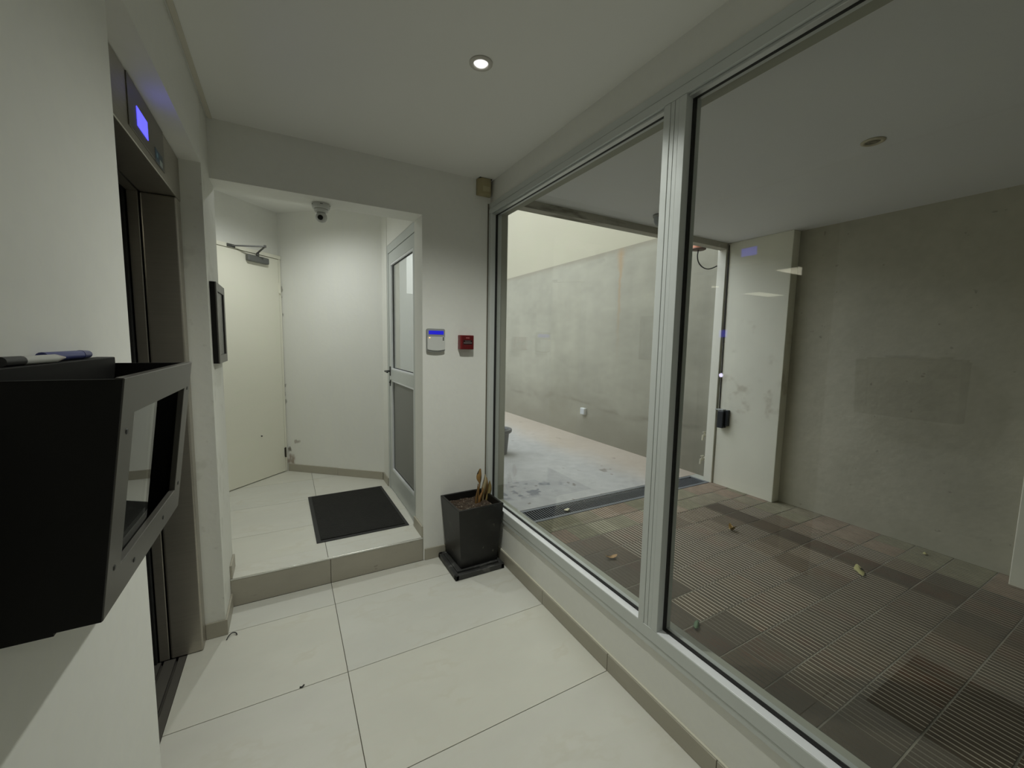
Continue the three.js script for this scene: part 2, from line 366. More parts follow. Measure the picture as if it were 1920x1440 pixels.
// ---------------------------------------------------------------- the big window
{
  const o = struct('window_1', 'large aluminium framed window of two tall panes facing the courtyard');
  const x0 = FX, x1 = 1.462, z0 = BW + 0.001, z1 = BACK - 0.001, zb = -1.245, za = -1.137, zm = (za + zb) / 2;
  const zl = -2.835;
  // a member is two stepped profiles with a shadow line between
  part(o, 'rail', join(bx(x0 + 0.003, x1, 0.312, 0.341, z1, z0, 0.002), bx(x0, x1, 0.343, 0.4, z1, z0, 0.002)), alu);
  part(o, 'rail', join(bx(x0 + 0.004, x1, 2.653, 2.69, z1, z0, 0.002), bx(x0, x1, 2.614, 2.65, z1, z0, 0.002)), alu);
  part(o, 'stile', bx(x0, x1, 0.4, 2.613, zl, z0, 0.002), alu);
  part(o, 'stile', bx(x0, x1, 0.389, 2.613, z1, z1 - 0.05, 0.002), alu);
  part(o, 'mullion', join(bx(x0, x1, 0.4, 2.613, za, zm + 0.021, 0.002), bx(x0 + 0.002, x1, 0.4, 2.613, zm + 0.02, zm + 0.001, 0.001), bx(x0 + 0.002, x1, 0.4, 2.613, zm - 0.001, zm - 0.02, 0.001), bx(x0, x1, 0.4, 2.613, zb, zm - 0.021, 0.002)), alu);
  for (const [a, b] of [[zb, zl], [z1 - 0.05, za]]) {
    const y0 = 0.4, y1 = 2.613, w = 0.011, gx = GX - 0.0035;
    part(o, 'glazing_bead', bx(x0 + 0.001, gx - 0.004, y0 - 0.0005, y0 + 0.004, a, b, 0.0015), ledgeM, 'bright ledge under the glass');
    part(o, 'glazing_bead', bx(x0 + 0.012, gx - 0.004, y1 - w, y1, a, b, 0.002), aluLight);
    part(o, 'gasket', join(bx(gx - 0.005, gx + 0.01, y0, y0 + w, a, b), bx(gx - 0.005, gx + 0.01, y1 - w, y1, a, b), bx(gx - 0.005, gx + 0.01, y0 + w, y1 - w, a, a - 0.009), bx(gx - 0.005, gx + 0.01, y0 + w, y1 - w, b, b + 0.009)), gasketM);
    part(o, 'glass_pane', bx(GX - 0.003, GX + 0.003, y0 + 0.003, y1 - 0.003, a - 0.003, b + 0.003), glassM);
  }
  part(o, 'caulk', bx(x0 - 0.008, x0 - 0.0005, 0.31, 2.69, z0, z0 + 0.005, 0.002), mat([0.13, 0.11, 0.075], 0.9), 'brown stained joint beside the frame');
  wall('windowsill', 'rough grey cement sill outside the big window', join(bx(1.4625, OUT + 0.012, 0.3455, 0.362, BACK, BW, 0.003), bx(OUT, OUT + 0.012, GROUND, 0.3455, BACK, BW + 0.001)), cementM);
  wall('trim_2', 'grey plaster reveal round the outside of the big window', join(bx(1.4625, OUT + 0.012, 2.635, 2.665, BACK, BW), bx(1.4625, OUT + 0.012, 0.3625, 2.635, BW + 0.0005, -2.897)), mat([0.36, 0.36, 0.29], 0.9, { bumpMap: roughPlaster.bumpMap, bumpScale: 0.003 }));
}

// ---------------------------------------------------------------- aluminium door to the courtyard
{
  const o = struct('door_2', 'aluminium door with a glass upper half and grey lower panel');
  const x = DOORX, T = 2.553, B = STEP + 0.002, a = DZ0 + 0.001, b = DZ1 + 0.002;
  part(o, 'frame', join(bx(x, x + 0.06, B, T, a, a + 0.045, 0.002), bx(x, x + 0.06, B, T, b - 0.03, b, 0.002), bx(x, x + 0.06, T - 0.075, T, a + 0.045, b - 0.03, 0.002)), alu);
  const l0 = a + 0.049, l1 = b - 0.034, lt = T - 0.08, s = 0.075, lx = x + 0.004;
  part(o, 'stile', bx(lx, lx + 0.045, B + 0.004, lt, l0, l0 + s, 0.002), alu);
  part(o, 'stile', bx(lx, lx + 0.045, B + 0.004, lt, l1 - s, l1, 0.002), alu);
  part(o, 'rail', bx(lx, lx + 0.045, lt - 0.1, lt, l0 + s, l1 - s, 0.002), alu);
  part(o, 'rail', bx(lx, lx + 0.045, 1.278, 1.375, l0 + s, l1 - s, 0.002), alu);
  part(o, 'rail', bx(lx, lx + 0.045, B + 0.004, 0.385, l0 + s, l1 - s, 0.002), alu);
  for (const [y0, y1] of [[1.375, lt - 0.1], [0.385, 1.278]]) {
    const z0 = l0 + s, z1 = l1 - s, w = 0.016;
    part(o, 'glazing_bead', join(bx(lx + 0.002, lx + 0.02, y0, y0 + w, z0, z1, 0.002), bx(lx + 0.002, lx + 0.02, y1 - w, y1, z0, z1, 0.002), bx(lx + 0.002, lx + 0.02, y0 + w, y1 - w, z0, z0 + w, 0.002), bx(lx + 0.002, lx + 0.02, y0 + w, y1 - w, z1 - w, z1, 0.002)), ledgeM);
    part(o, 'gasket', join(bx(lx + 0.018, lx + 0.028, y0 + w, y0 + w + 0.006, z0 + w, z1 - w), bx(lx + 0.018, lx + 0.028, y1 - w - 0.006, y1 - w, z0 + w, z1 - w), bx(lx + 0.018, lx + 0.028, y0 + w, y1 - w, z0 + w, z0 + w + 0.006), bx(lx + 0.018, lx + 0.028, y0 + w, y1 - w, z1 - w - 0.006, z1 - w)), gasketM);
  }
  part(o, 'glass_pane', bx(lx + 0.021, lx + 0.026, 1.378, lt - 0.103, l0 + s + 0.003, l1 - s - 0.003), glassM);
  part(o, 'panel', bx(lx + 0.021, lx + 0.027, 0.388, 1.275, l0 + s + 0.003, l1 - s - 0.003), mat([0.27, 0.275, 0.26], 0.55, { metalness: 0.3 }));
  const hz = l0 + 0.036, hy = 1.36;
  const h = part(o, 'handle', join(bx(lx - 0.006, lx + 0.0005, hy - 0.045, hy + 0.045, hz - 0.014, hz + 0.014, 0.003), cyl(V(lx - 0.004, hy, hz), V(lx - 0.05, hy, hz), 0.008).toNonIndexed(), bar(V(lx - 0.05, hy, hz - 0.006), V(lx - 0.052, hy - 0.004, hz + 0.115), 0.016, 0.013)), plasticBlack, 'black lever handle');
  part(o, 'handle', join(bx(lx + 0.0445, lx + 0.051, hy - 0.045, hy + 0.045, hz - 0.014, hz + 0.014, 0.003), cyl(V(lx + 0.045, hy, hz), V(lx + 0.1, hy, hz), 0.008).toNonIndexed(), bar(V(lx + 0.1, hy, hz - 0.006), V(lx + 0.1, hy + 0.004, hz + 0.115), 0.016, 0.013)), plasticBlack, 'black lever on the courtyard side');
  part(o, 'lock', join(bx(lx - 0.006, lx + 0.0005, hy - 0.145, hy - 0.085, hz - 0.014, hz + 0.014, 0.003), cyl(V(lx - 0.004, hy - 0.11, hz), V(lx - 0.012, hy - 0.11, hz), 0.008).toNonIndexed()), plasticBlack, 'black keyhole plate');
}
// ---------------------------------------------------------------- cream door on the slanting wall
const DU = V(-0.711, 0, 0.703).normalize(), DN = V(0.703, 0, 0.711).normalize();        // along the wall from the hinge, out into the room
const onDoor = (u, y, off) => V(C0[0], 0, C0[1]).addScaledVector(DU, u).addScaledVector(DN, off).setY(y);
function doorBox(u0, u1, y0, y1, o0, o1, r = 0) {
  const g = r ? new RoundedBoxGeometry(u1 - u0, y1 - y0, o1 - o0, 2, r) : new THREE.BoxGeometry(u1 - u0, y1 - y0, o1 - o0);
  g.rotateY(Math.atan2(DU.z, -DU.x)); const c = onDoor((u0 + u1) / 2, (y0 + y1) / 2, (o0 + o1) / 2); g.translate(c.x, c.y, c.z); return metres(g);
}
{
  const o = struct('door_1', 'plain cream painted door with a grey closer on its top edge', [C0[0], 0, C0[1]]);
  const cream = (() => { const t = colourTex(256, 256, (u, v) => mul([0.86, 0.845, 0.72], 1 + 0.02 * fbm(u, v, 4, 4, 501)), 1.5, 1.5); return mat([1, 1, 1], 0.55, { map: t }); })();
  part(o, 'door_leaf', doorBox(0.035, 0.93, STEP + 0.008, 2.488, 0.002, 0.032, 0.002), cream);
  part(o, 'door_frame', join(doorBox(0.003, 0.97, 2.494, 2.53, 0.0005, 0.036, 0.002), doorBox(0.003, 0.03, STEP + 0.004, 2.494, 0.0005, 0.03, 0.002)), cream);
  for (const y of [0.40, 2.19]) part(o, 'hinge', join(doorBox(0.026, 0.042, y - 0.05, y + 0.05, 0.03, 0.037, 0.002), cyl(onDoor(0.033, y - 0.055, 0.04), onDoor(0.033, y + 0.055, 0.04), 0.007).toNonIndexed()), y < 1 ? mat([0.05, 0.045, 0.035], 0.6, { metalness: 0.5 }) : cream, y < 1 ? 'dark lower hinge' : undefined);
  part(o, 'peg', cyl(onDoor(0.325, 0.645, 0.03), onDoor(0.325, 0.645, 0.042), 0.006), plasticBlack, 'small dark knob low on the door');
  const c = thing('door_closer', 'grey door closer with folded arm on the cream door', 'door closer', onDoor(0.29, 2.4, 0.032).toArray());
  const g1 = mat([0.16, 0.165, 0.155], 0.5, { metalness: 0.3 }), g2 = mat([0.11, 0.11, 0.105], 0.45, { metalness: 0.5 });
  part(c, 'body', doorBox(0.18, 0.42, 2.405, 2.468, 0.033, 0.075, 0.012), g1);
  const pin = onDoor(0.30, 2.468, 0.055), pin2 = onDoor(0.30, 2.50, 0.055), elbow = onDoor(0.345, 2.545, 0.2), plate = onDoor(0.565, 2.513, 0.044);
  part(c, 'spindle', cyl(pin, pin2, 0.013), g2);
  part(c, 'arm', join(bar(pin2, elbow, 0.02, 0.008), cyl(elbow.clone().setY(2.535), elbow.clone().setY(2.556), 0.011).toNonIndexed()), g2);
  part(c, 'arm', bar(elbow, plate, 0.014, 0.009), g2);
  part(c, 'bracket', doorBox(0.53, 0.61, 2.497, 2.527, 0.036, 0.046, 0.003), g2);
}

// ---------------------------------------------------------------- elevator
{
  const o = thing('elevator', 'open elevator with a brushed steel surround and blue floor display', 'elevator', [STEEL, 0, -2.0]);
  const z0 = -2.53, z1 = -1.62, hb = 2.31, dx = -0.565;
  part(o, 'head', bx(dx, STEEL, hb, NTOP - 0.003, NICHE0 - 0.001, NICHE1 + 0.001, 0.004), steelM);
  part(o, 'jamb', bx(dx, STEEL, 0.001, hb - 0.0005, z0, NICHE1 + 0.012, 0.009), steelM);
  part(o, 'jamb', bx(dx, STEEL, 0.001, hb - 0.0005, NICHE0 - 0.001, z1, 0.006), steelM);
  part(o, 'inner_jamb', join(bx(-0.612, dx - 0.006, 0.001, hb, z0 - 0.004, NICHE1, 0.003), bx(-0.612, dx - 0.006, 0.001, hb, z1 + 0.004, NICHE0, 0.003), bx(-0.612, dx - 0.006, hb, 2.5, NICHE0, NICHE1)), steelM);
  part(o, 'door_edge', join(bx(-0.70, -0.618, 0.001, 2.36, z0 + 0.012, -2.62, 0.003), bx(-0.70, -0.618, 0.001, 2.36, z1 - 0.012, -1.5, 0.003)), blackM);
  const plate = part(o, 'display_panel', bx(STEEL, STEEL + 0.003, 2.343, NTOP - 0.006, -1.862, -2.32, 0.0012), mat([0.2, 0.185, 0.16], 0.33, { metalness: 0.85 }));
  part(plate, 'display', bx(STEEL + 0.0025, STEEL + 0.0045, 2.379, 2.444, -1.952, -2.078), screenBlue, 'glowing blue floor display');
  const st = new THREE.CanvasTexture((() => {
    const c = document.createElement('canvas'); c.width = 128; c.height = 64; const x = c.getContext('2d');
    x.fillStyle = '#4a5a66'; x.fillRect(0, 0, 128, 64); x.fillStyle = '#22506e'; x.fillRect(4, 4, 62, 44); x.fillStyle = '#7fb2c4'; x.beginPath(); x.arc(34, 26, 12, 0, 7); x.fill(); x.fillStyle = '#b9c4c2'; x.fillRect(72, 30, 48, 28); return c;
  })()); st.colorSpace = THREE.SRGBColorSpace;
  const sg = new THREE.BoxGeometry(0.115, 0.052, 0.0008); sg.rotateY(Math.PI / 2); sg.translate(STEEL + 0.0036, 2.368, -2.228);
  part(plate, 'sticker', sg, mat([1, 1, 1], 0.4, { map: st }));
  // sill with two door tracks
  part(o, 'threshold', join(bx(-0.533, -0.5005, -0.03, 0.001, z0, z1), bx(-0.592, -0.545, -0.03, 0.001, z0, z1), bx(-0.64, -0.604, -0.03, 0.001, z0, z1), bx(-0.64, -0.5005, -0.035, -0.018, z0, z1)), mat([0.22, 0.21, 0.19], 0.45, { metalness: 0.7 }));
  // the car behind the doors
  const cz0 = -3.35, cz1 = -1.45, cx0 = -2.0, cx1 = -0.645, ch = 2.35;
  part(o, 'car_floor', bx(cx0, cx1, -0.05, 0.0, cz0, cz1), mat([0.08, 0.075, 0.07], 0.6));
  part(o, 'car_wall', bx(cx0 - 0.05, cx1, 0, ch, cz0 - 0.03, cz0), darkSteel);
  part(o, 'car_wall', bx(cx0 - 0.05, cx1, 0, ch, cz1, cz1 + 0.03), darkSteel);
  part(o, 'car_wall', bx(cx0 - 0.05, cx0 - 0.004, 0, ch, cz0, cz1), darkSteel);
  part(o, 'car_mirror', bx(cx0 - 0.004, cx0, 0.9, ch - 0.002, cz0 + 0.001, cz1 - 0.03), mat([0.8, 0.82, 0.8], 0.02, { metalness: 1 }));
  part(o, 'car_ceiling', bx(cx0, cx1 + 0.02, ch, ch + 0.05, cz0, cz1), darkSteel);
  for (const [za, zb] of [[-2.14, -1.945], [-3.26, -3.06]]) part(o, 'car_light', bx(-1.6, -1.06, ch - 0.006, ch - 0.0005, za, zb, 0.002), mat([0.8, 0.8, 0.7], 0.6, { emissive: new THREE.Color().setRGB(1, 0.95, 0.72), emissiveIntensity: 2.6 }), 'glowing ceiling panel');
  const cop = part(o, 'control_panel', bx(cx0, cx0 + 0.012, 0.85, 2.0, cz0 + 0.01, -3.08, 0.004), steelM);
  part(cop, 'screen', bx(cx0 + 0.0115, cx0 + 0.0135, 1.775, 1.865, -3.29, -3.18), screenBlue);
  part(cop, 'call_button', cyl(V(cx0 + 0.0115, 1.295, -3.225), V(cx0 + 0.016, 1.295, -3.225), 0.026), mat([0.3, 0.3, 0.6], 0.4, { emissive: new THREE.Color().setRGB(0.75, 0.7, 1), emissiveIntensity: 16 }), 'button with a bright bluish light');
  part(o, 'shaft', join(bx(-2.2, -2.1, -0.1, 2.7, -3.41, -1.3), bx(-2.1, -0.481, 2.52, 2.7, -3.41, -1.3), bx(-2.1, -0.575, -0.1, 2.52, -3.41, -3.385), bx(-2.1, -0.481, -0.1, 2.52, -1.361, -1.3), bx(-2.1, -0.4995, -0.14, -0.08, -3.41, -1.3), bx(-0.64, -0.575, -0.1, 2.52, -3.385, -2.64), bx(-0.575, -0.4815, -0.1, 2.52, -3.04, -2.64)), blackM);
  const l = new THREE.RectAreaLight(new THREE.Color().setRGB(1, 0.95, 0.75), LAMP.car, 0.5, 0.18);
  l.position.set(-1.33, ch - 0.012, -2.04); l.lookAt(-1.33, 0, -2.04); scene.add(l);
}

// ---------------------------------------------------------------- things on the left wall
{ // tapering black suggestion box with a window in its sloping front
  const zN = -0.712, zF = -1.150, yT = 1.59, yB = 1.265, xT = -0.187, xB = -0.227, t = 0.008;
  const o = thing('notice_box', 'large open-topped black box with a front window on the left wall', 'wall box', [LW, yB, (zN + zF) / 2]);
  const L = zN - zF, up = V(xT - xB, yT - yB, 0), H = up.length(); up.normalize();
  const out = V(up.y, -up.x, 0);                                     // outward normal of the front
  const frame = new THREE.Matrix4().makeBasis(V(0, 0, -1), up, out.clone()).setPosition(V(xB, yB, zN));   // u away from the camera, v up the slope
  // basis is left-handed for (u, v, out); build faces double-sided by closed extrusion and flip
  const s = new THREE.Shape([[0, 0], [L, 0], [L, H], [0, H]].map(([a, b]) => new THREE.Vector2(a, b)));
  const w0 = zN + 0.768, hole = [[0.053, 0.052], [L - 0.053, 0.052], [L - 0.053, H - 0.052], [0.053, H - 0.052]];
  s.holes.push(new THREE.Path(hole.map(([a, b]) => new THREE.Vector2(a, b))));
  const place = (g) => { g.applyMatrix4(frame); if (frame.determinant() < 0) { g = g.index ? g.toNonIndexed() : g; const p = g.attributes.position; for (let i = 0; i < p.count; i += 3) for (const k of ['X', 'Y', 'Z']) { const a = p['get' + k](i + 1); p['set' + k](i + 1, p['get' + k](i + 2)); p['set' + k](i + 2, a); } g.computeVertexNormals(); } return metres(g); };
  const plateG = new THREE.ExtrudeGeometry(s, { depth: t, bevelEnabled: true, bevelSize: 0.001, bevelThickness: 0.001, bevelSegments: 1 }); plateG.translate(0, 0, -t);
  part(o, 'front_plate', place(plateG), mat([0.085, 0.08, 0.07], 0.34));
  const gl = new THREE.BoxGeometry(0.185, H - 0.09, 0.003); gl.translate(0.1325, H / 2, -t - 0.003);
  part(o, 'window_pane', place(gl), mat([0.9, 0.92, 0.92], 0.02, { transmission: 1, thickness: 0, ior: 1.5 }));
  const side = (za, zb) => { const sh = new THREE.Shape([[LW + 0.001, yB - 0.004], [xB - 0.045, yB - 0.004], [xB - 0.045, yB - 0.0], [xB, yB], [xT, yT], [LW + 0.001, yT]].map(([a, b]) => new THREE.Vector2(a, b))); const g = new THREE.ExtrudeGeometry(sh, { depth: Math.abs(zb - za), bevelEnabled: false }); g.translate(0, 0, Math.min(za, zb)); return metres(g); };
  part(o, 'side_panel', side(zN + 0.004, zN - 0.004), boxBlack);
  part(o, 'side_panel', side(zF + 0.004, zF - 0.004), boxBlack);
  part(o, 'back_panel', bx(LW + 0.001, LW + 0.03, yB, 1.603, zN - 0.005, zF + 0.004, 0.002), boxBlack);
  part(o, 'bottom_panel', bx(LW + 0.03, xB - 0.004, yB, yB + 0.005, zN - 0.005, zF + 0.005), boxBlack);
  for (const [u, v] of [[0.026, 0.06], [0.026, H - 0.075], [L - 0.026, 0.06], [L - 0.026, H - 0.055], [L - 0.14, 0.026], [0.12, 0.026]]) {
    const c = V(u, v, 0.0008).applyMatrix4(frame); part(o, 'screw', cyl(c, c.clone().addScaledVector(out, 0.0012), 0.0045, 0.0035, 12), plasticBlack);
  }
  // pens on the back rim
  const y = 1.603, pen = thing('marker', 'blue marker lying on the rim of the black wall box', 'marker', [LW + 0.012, y, -0.98]);
  const blue = mat([0.035, 0.045, 0.2], 0.35);
  part(pen, 'barrel', cyl(V(LW + 0.011, y + 0.008, -0.905), V(LW + 0.014, y + 0.008, -1.03), 0.0078), blue);
  part(pen, 'cap', cyl(V(LW + 0.014, y + 0.008, -1.03), V(LW + 0.0145, y + 0.008, -1.062), 0.0083, 0.007), mat([0.03, 0.035, 0.15], 0.35));
  const w = thing('pen', 'white pen lying in front of the blue marker', 'pen', [LW + 0.02, y, -0.88]);
  part(w, 'barrel', cyl(V(LW + 0.022, y + 0.0065, -0.82), V(LW + 0.0255, y + 0.0065, -0.905), 0.0063), mat([0.55, 0.55, 0.52], 0.4));
  part(w, 'tip', cyl(V(LW + 0.0255, y + 0.0065, -0.905), V(LW + 0.0265, y + 0.0065, -0.935), 0.0063, 0.0015), mat([0.5, 0.45, 0.42], 0.4));
  part(w, 'cap', cyl(V(LW + 0.0205, y + 0.0068, -0.775), V(LW + 0.022, y + 0.0065, -0.82), 0.0066), plasticBlack);
}
{ // narrow black frame on the pillar
  const x1 = -0.312, y0 = 1.51, y1 = 1.945, z0 = -3.02, z1 = -2.688, w = 0.045;
  const o = thing('notice_case', 'slim black wall frame with a dark window on the white pillar', 'frame', [LW, y0, (z0 + z1) / 2]);
  part(o, 'case', join(bx(LW + 0.0005, x1 - 0.006, y0, y1, z1 - 0.005, z1, 0.001), bx(LW + 0.0005, x1 - 0.006, y0, y1, z0, z0 + 0.005, 0.001), bx(LW + 0.0005, x1 - 0.006, y0, y0 + 0.005, z0 + 0.005, z1 - 0.005), bx(LW + 0.0005, x1 - 0.006, y1 - 0.005, y1, z0 + 0.005, z1 - 0.005), bx(LW + 0.0005, LW + 0.003, y0 + 0.005, y1 - 0.005, z0 + 0.005, z1 - 0.005)), boxBlack);
  const m = mat([0.10, 0.095, 0.085], 0.34);
  part(o, 'front_plate', join(bx(x1 - 0.006, x1, y0, y0 + w, z0, z1, 0.001), bx(x1 - 0.006, x1, y1 - w, y1, z0, z1, 0.001), bx(x1 - 0.006, x1, y0 + w, y1 - w, z0, z0 + w, 0.001), bx(x1 - 0.006, x1, y0 + w, y1 - w, z1 - w, z1, 0.001)), m);
  part(o, 'window_pane', bx(x1 - 0.01, x1 - 0.007, y0 + w - 0.008, y1 - w + 0.008, z0 + w - 0.008, z1 - w + 0.008), mat([0.01, 0.01, 0.012], 0.25));
}

// ---------------------------------------------------------------- things on the back wall
{ // alarm keypad
  const z = BW, o = thing('alarm_keypad', 'white alarm keypad with a blue screen beside the opening', 'keypad', [0.955, 1.58, z]);
  const sh = (w, h, r) => { const s = new THREE.Shape(); s.moveTo(-w + r, -h); s.quadraticCurveTo(0, -h - 0.012, w - r, -h); s.quadraticCurveTo(w, -h, w, -h + r); s.lineTo(w, h - r); s.quadraticCurveTo(w, h, w - r, h); s.lineTo(-w + r, h); s.quadraticCurveTo(-w, h, -w, h - r); s.lineTo(-w, -h + r); s.quadraticCurveTo(-w, -h, -w + r, -h); return s; };
  const ex = (s, d, cx, cy, cz) => { const g = new THREE.ExtrudeGeometry(s, { depth: d, bevelEnabled: true, bevelSize: 0.002, bevelThickness: 0.002, bevelSegments: 2, curveSegments: 12 }); g.translate(cx, cy, cz); return g; };
  part(o, 'housing', ex(sh(0.066, 0.08, 0.012), 0.02, 0.955, 1.662, z + 0.0025), plasticGrey);
  part(o, 'flap', ex(sh(0.064, 0.045, 0.01), 0.006, 0.955, 1.638, z + 0.024), plasticWhite, 'white flap over the keys');
  part(o, 'screen', bx(0.9, 1.012, 1.702, 1.729, z + 0.0243, z + 0.027, 0.001), mat([0.01, 0.01, 0.08], 0.3, { emissive: new THREE.Color().setRGB(0.012, 0.012, 0.5), emissiveIntensity: 1 }), 'glowing blue screen');
  part(o, 'indicator', new THREE.SphereGeometry(0.0045, 12, 8).translate(0.905, 1.678, z + 0.032), mat([0.5, 0.3, 0.1], 0.4, { emissive: new THREE.Color().setRGB(1, 0.6, 0.25), emissiveIntensity: 1.2 }), 'orange indicator light');
  for (const y of [1.678, 1.664]) part(o, 'key', bx(1.002, 1.013, y - 0.004, y + 0.004, z + 0.031, z + 0.0345, 0.0015), plasticBlack);
}
{ // fire call point
  const z = BW, o = thing('fire_call_point', 'small red fire call box on the white wall right of the keypad', 'alarm box', [1.185, 1.6, z]);
  const red = mat([0.19, 0.014, 0.016], 0.4);
  part(o, 'housing', bx(1.132, 1.24, 1.597, 1.702, z + 0.0003, z + 0.052, 0.004), red);
  const ct = new THREE.CanvasTexture((() => {
    const c = document.createElement('canvas'); c.width = c.height = 128; const x = c.getContext('2d');
    x.fillStyle = '#5f0f12'; x.fillRect(0, 0, 128, 128); x.fillStyle = '#b06a68'; for (let i = 0; i < 5; i++) x.fillRect(44 + i * 8, 16, 6, 10);
    x.fillStyle = '#2c1416'; x.fillRect(14, 42, 100, 44); x.fillStyle = '#8f8a86'; for (let i = 0; i < 7; i++) x.fillRect(34 + i * 9, 50, 6, 5); for (let i = 0; i < 10; i++) x.fillRect(20 + i * 9, 66, 7, 7); return c;
  })()); ct.colorSpace = THREE.SRGBColorSpace;
  const g = new THREE.BoxGeometry(0.092, 0.098, 0.003); g.translate(1.19, 1.6495, z + 0.0535);
  part(o, 'front_label', g, mat([1, 1, 1], 0.4, { map: ct }));
}
{ // motion detector in the top corner
  const o = thing('motion_detector', 'yellowed beige detector box high in the corner by the window frame', 'detector', [1.36, 2.735, BW]);
  const beige = mat([0.36, 0.31, 0.17], 0.5);
  const s = new THREE.Shape([[-0.052, 0], [0.052, 0], [0.052, 0.02], [0.034, 0.055], [-0.034, 0.055], [-0.052, 0.02]].map(([a, b]) => new THREE.Vector2(a, b)));
  const g = new THREE.ExtrudeGeometry(s, { depth: 0.105, bevelEnabled: true, bevelSize: 0.003, bevelThickness: 0.004, bevelSegments: 2 });
  g.rotateX(-Math.PI / 2); g.rotateY(-0.0); g.scale(1, 1, -1); const gg = g.index ? g.toNonIndexed() : g;
  { const p = gg.attributes.position; for (let i = 0; i < p.count; i += 3) for (const k of ['X', 'Y', 'Z']) { const a = p['get' + k](i + 1); p['set' + k](i + 1, p['get' + k](i + 2)); p['set' + k](i + 2, a); } gg.computeVertexNormals(); }
  gg.translate(1.325, 2.738, BW + 0.004);
  part(o, 'housing', gg, beige);
  part(o, 'lens', bx(1.297, 1.353, 2.752, 2.79, BW + 0.0605, BW + 0.064, 0.0015), mat([0.42, 0.37, 0.22], 0.35), 'ribbed lens window');
  part(o, 'top_cap', bx(1.275, 1.375, 2.846, 2.8495, BW + 0.004, BW + 0.058, 0.001), plasticBlack, 'dark gap cap against the ceiling');
}
{ // dome camera under the header
  const x = 0.232, z = -3.03, y = HEAD, o = thing('security_camera', 'small white dome camera under the beam of the opening', 'camera', [x, y, z]);
  part(o, 'base', lathe([[0, -0.034], [0.044, -0.034], [0.052, -0.03], [0.055, -0.02], [0.055, -0.003], [0.052, 0], [0, 0]].reverse(), x, y - 0.0003, z), plasticWhite);
  part(o, 'collar', lathe([[0, -0.056], [0.03, -0.056], [0.04, -0.05], [0.043, -0.04], [0.043, -0.034], [0, -0.034]].reverse(), x, y, z), plasticWhite);
  const c = V(x, y - 0.083, z), d = V(-0.24, -0.28, 0.93).normalize();
  part(o, 'eye', new THREE.SphereGeometry(0.036, 28, 18).translate(c.x, c.y, c.z), plasticWhite);
  part(o, 'lens', cyl(c.clone().addScaledVector(d, 0.026), c.clone().addScaledVector(d, 0.0385), 0.017, 0.0155, 24), mat([0.008, 0.008, 0.008], 0.2), 'black lens');
  for (const a of [0.3, 1.6, 2.9]) part(o, 'slot', bx(x + 0.048 * Math.cos(a) - 0.008, x + 0.048 * Math.cos(a) + 0.008, y - 0.013, y - 0.009, z + 0.048 * Math.sin(a) - 0.006, z + 0.048 * Math.sin(a) + 0.009, 0.001), mat([0.1, 0.1, 0.08], 0.8));
}
// ---------------------------------------------------------------- mat, planter
{
  const o = thing('doormat', 'black ribbed doormat with a rubber border in front of the aluminium door', 'doormat', [0.48, STEP, -3.635]);
  const fib = (() => { const t = colourTex(512, 512, (u, v) => mul([0.011, 0.0107, 0.009], 1 + 0.5 * fbm(u, v, 90, 2, 601) + 0.25 * fbm(u, v, 7, 4, 602)), 0.5, 0.5); const b = greyTex(512, 512, (u, v) => 0.5 + 0.5 * fbm(u, v, 110, 2, 603), 0.5, 0.5); return mat([1, 1, 1], 0.95, { map: t, bumpMap: b, bumpScale: 0.004 }); })();
  const quad = (x0, x1, z0, z1, y0, y1) => prism([[x0, z0], [x1 - 0.004, z0 - 0.012], [x1 + 0.012, z1], [x0 + 0.014, z1 + 0.002]], y0, y1);
  part(o, 'border', quad(0.138, 0.81, -4.13, -3.138, STEP + 0.0002, STEP + 0.006), mat([0.028, 0.028, 0.027], 0.7));
  part(o, 'pile', quad(0.168, 0.785, -4.105, -3.165, STEP + 0.006, STEP + 0.012), fib);
}
function frustum(cx, cz, y0, y1, w0, w1, turn = 0) {   // square, open ring of four walls handled by caller
  const g = new THREE.CylinderGeometry(w1 / Math.SQRT2, w0 / Math.SQRT2, y1 - y0, 4, 1, false); g.rotateY(Math.PI / 4 + turn); g.translate(cx, (y0 + y1) / 2, cz);
  const q = g.toNonIndexed(); q.computeVertexNormals(); return metres(q);
}
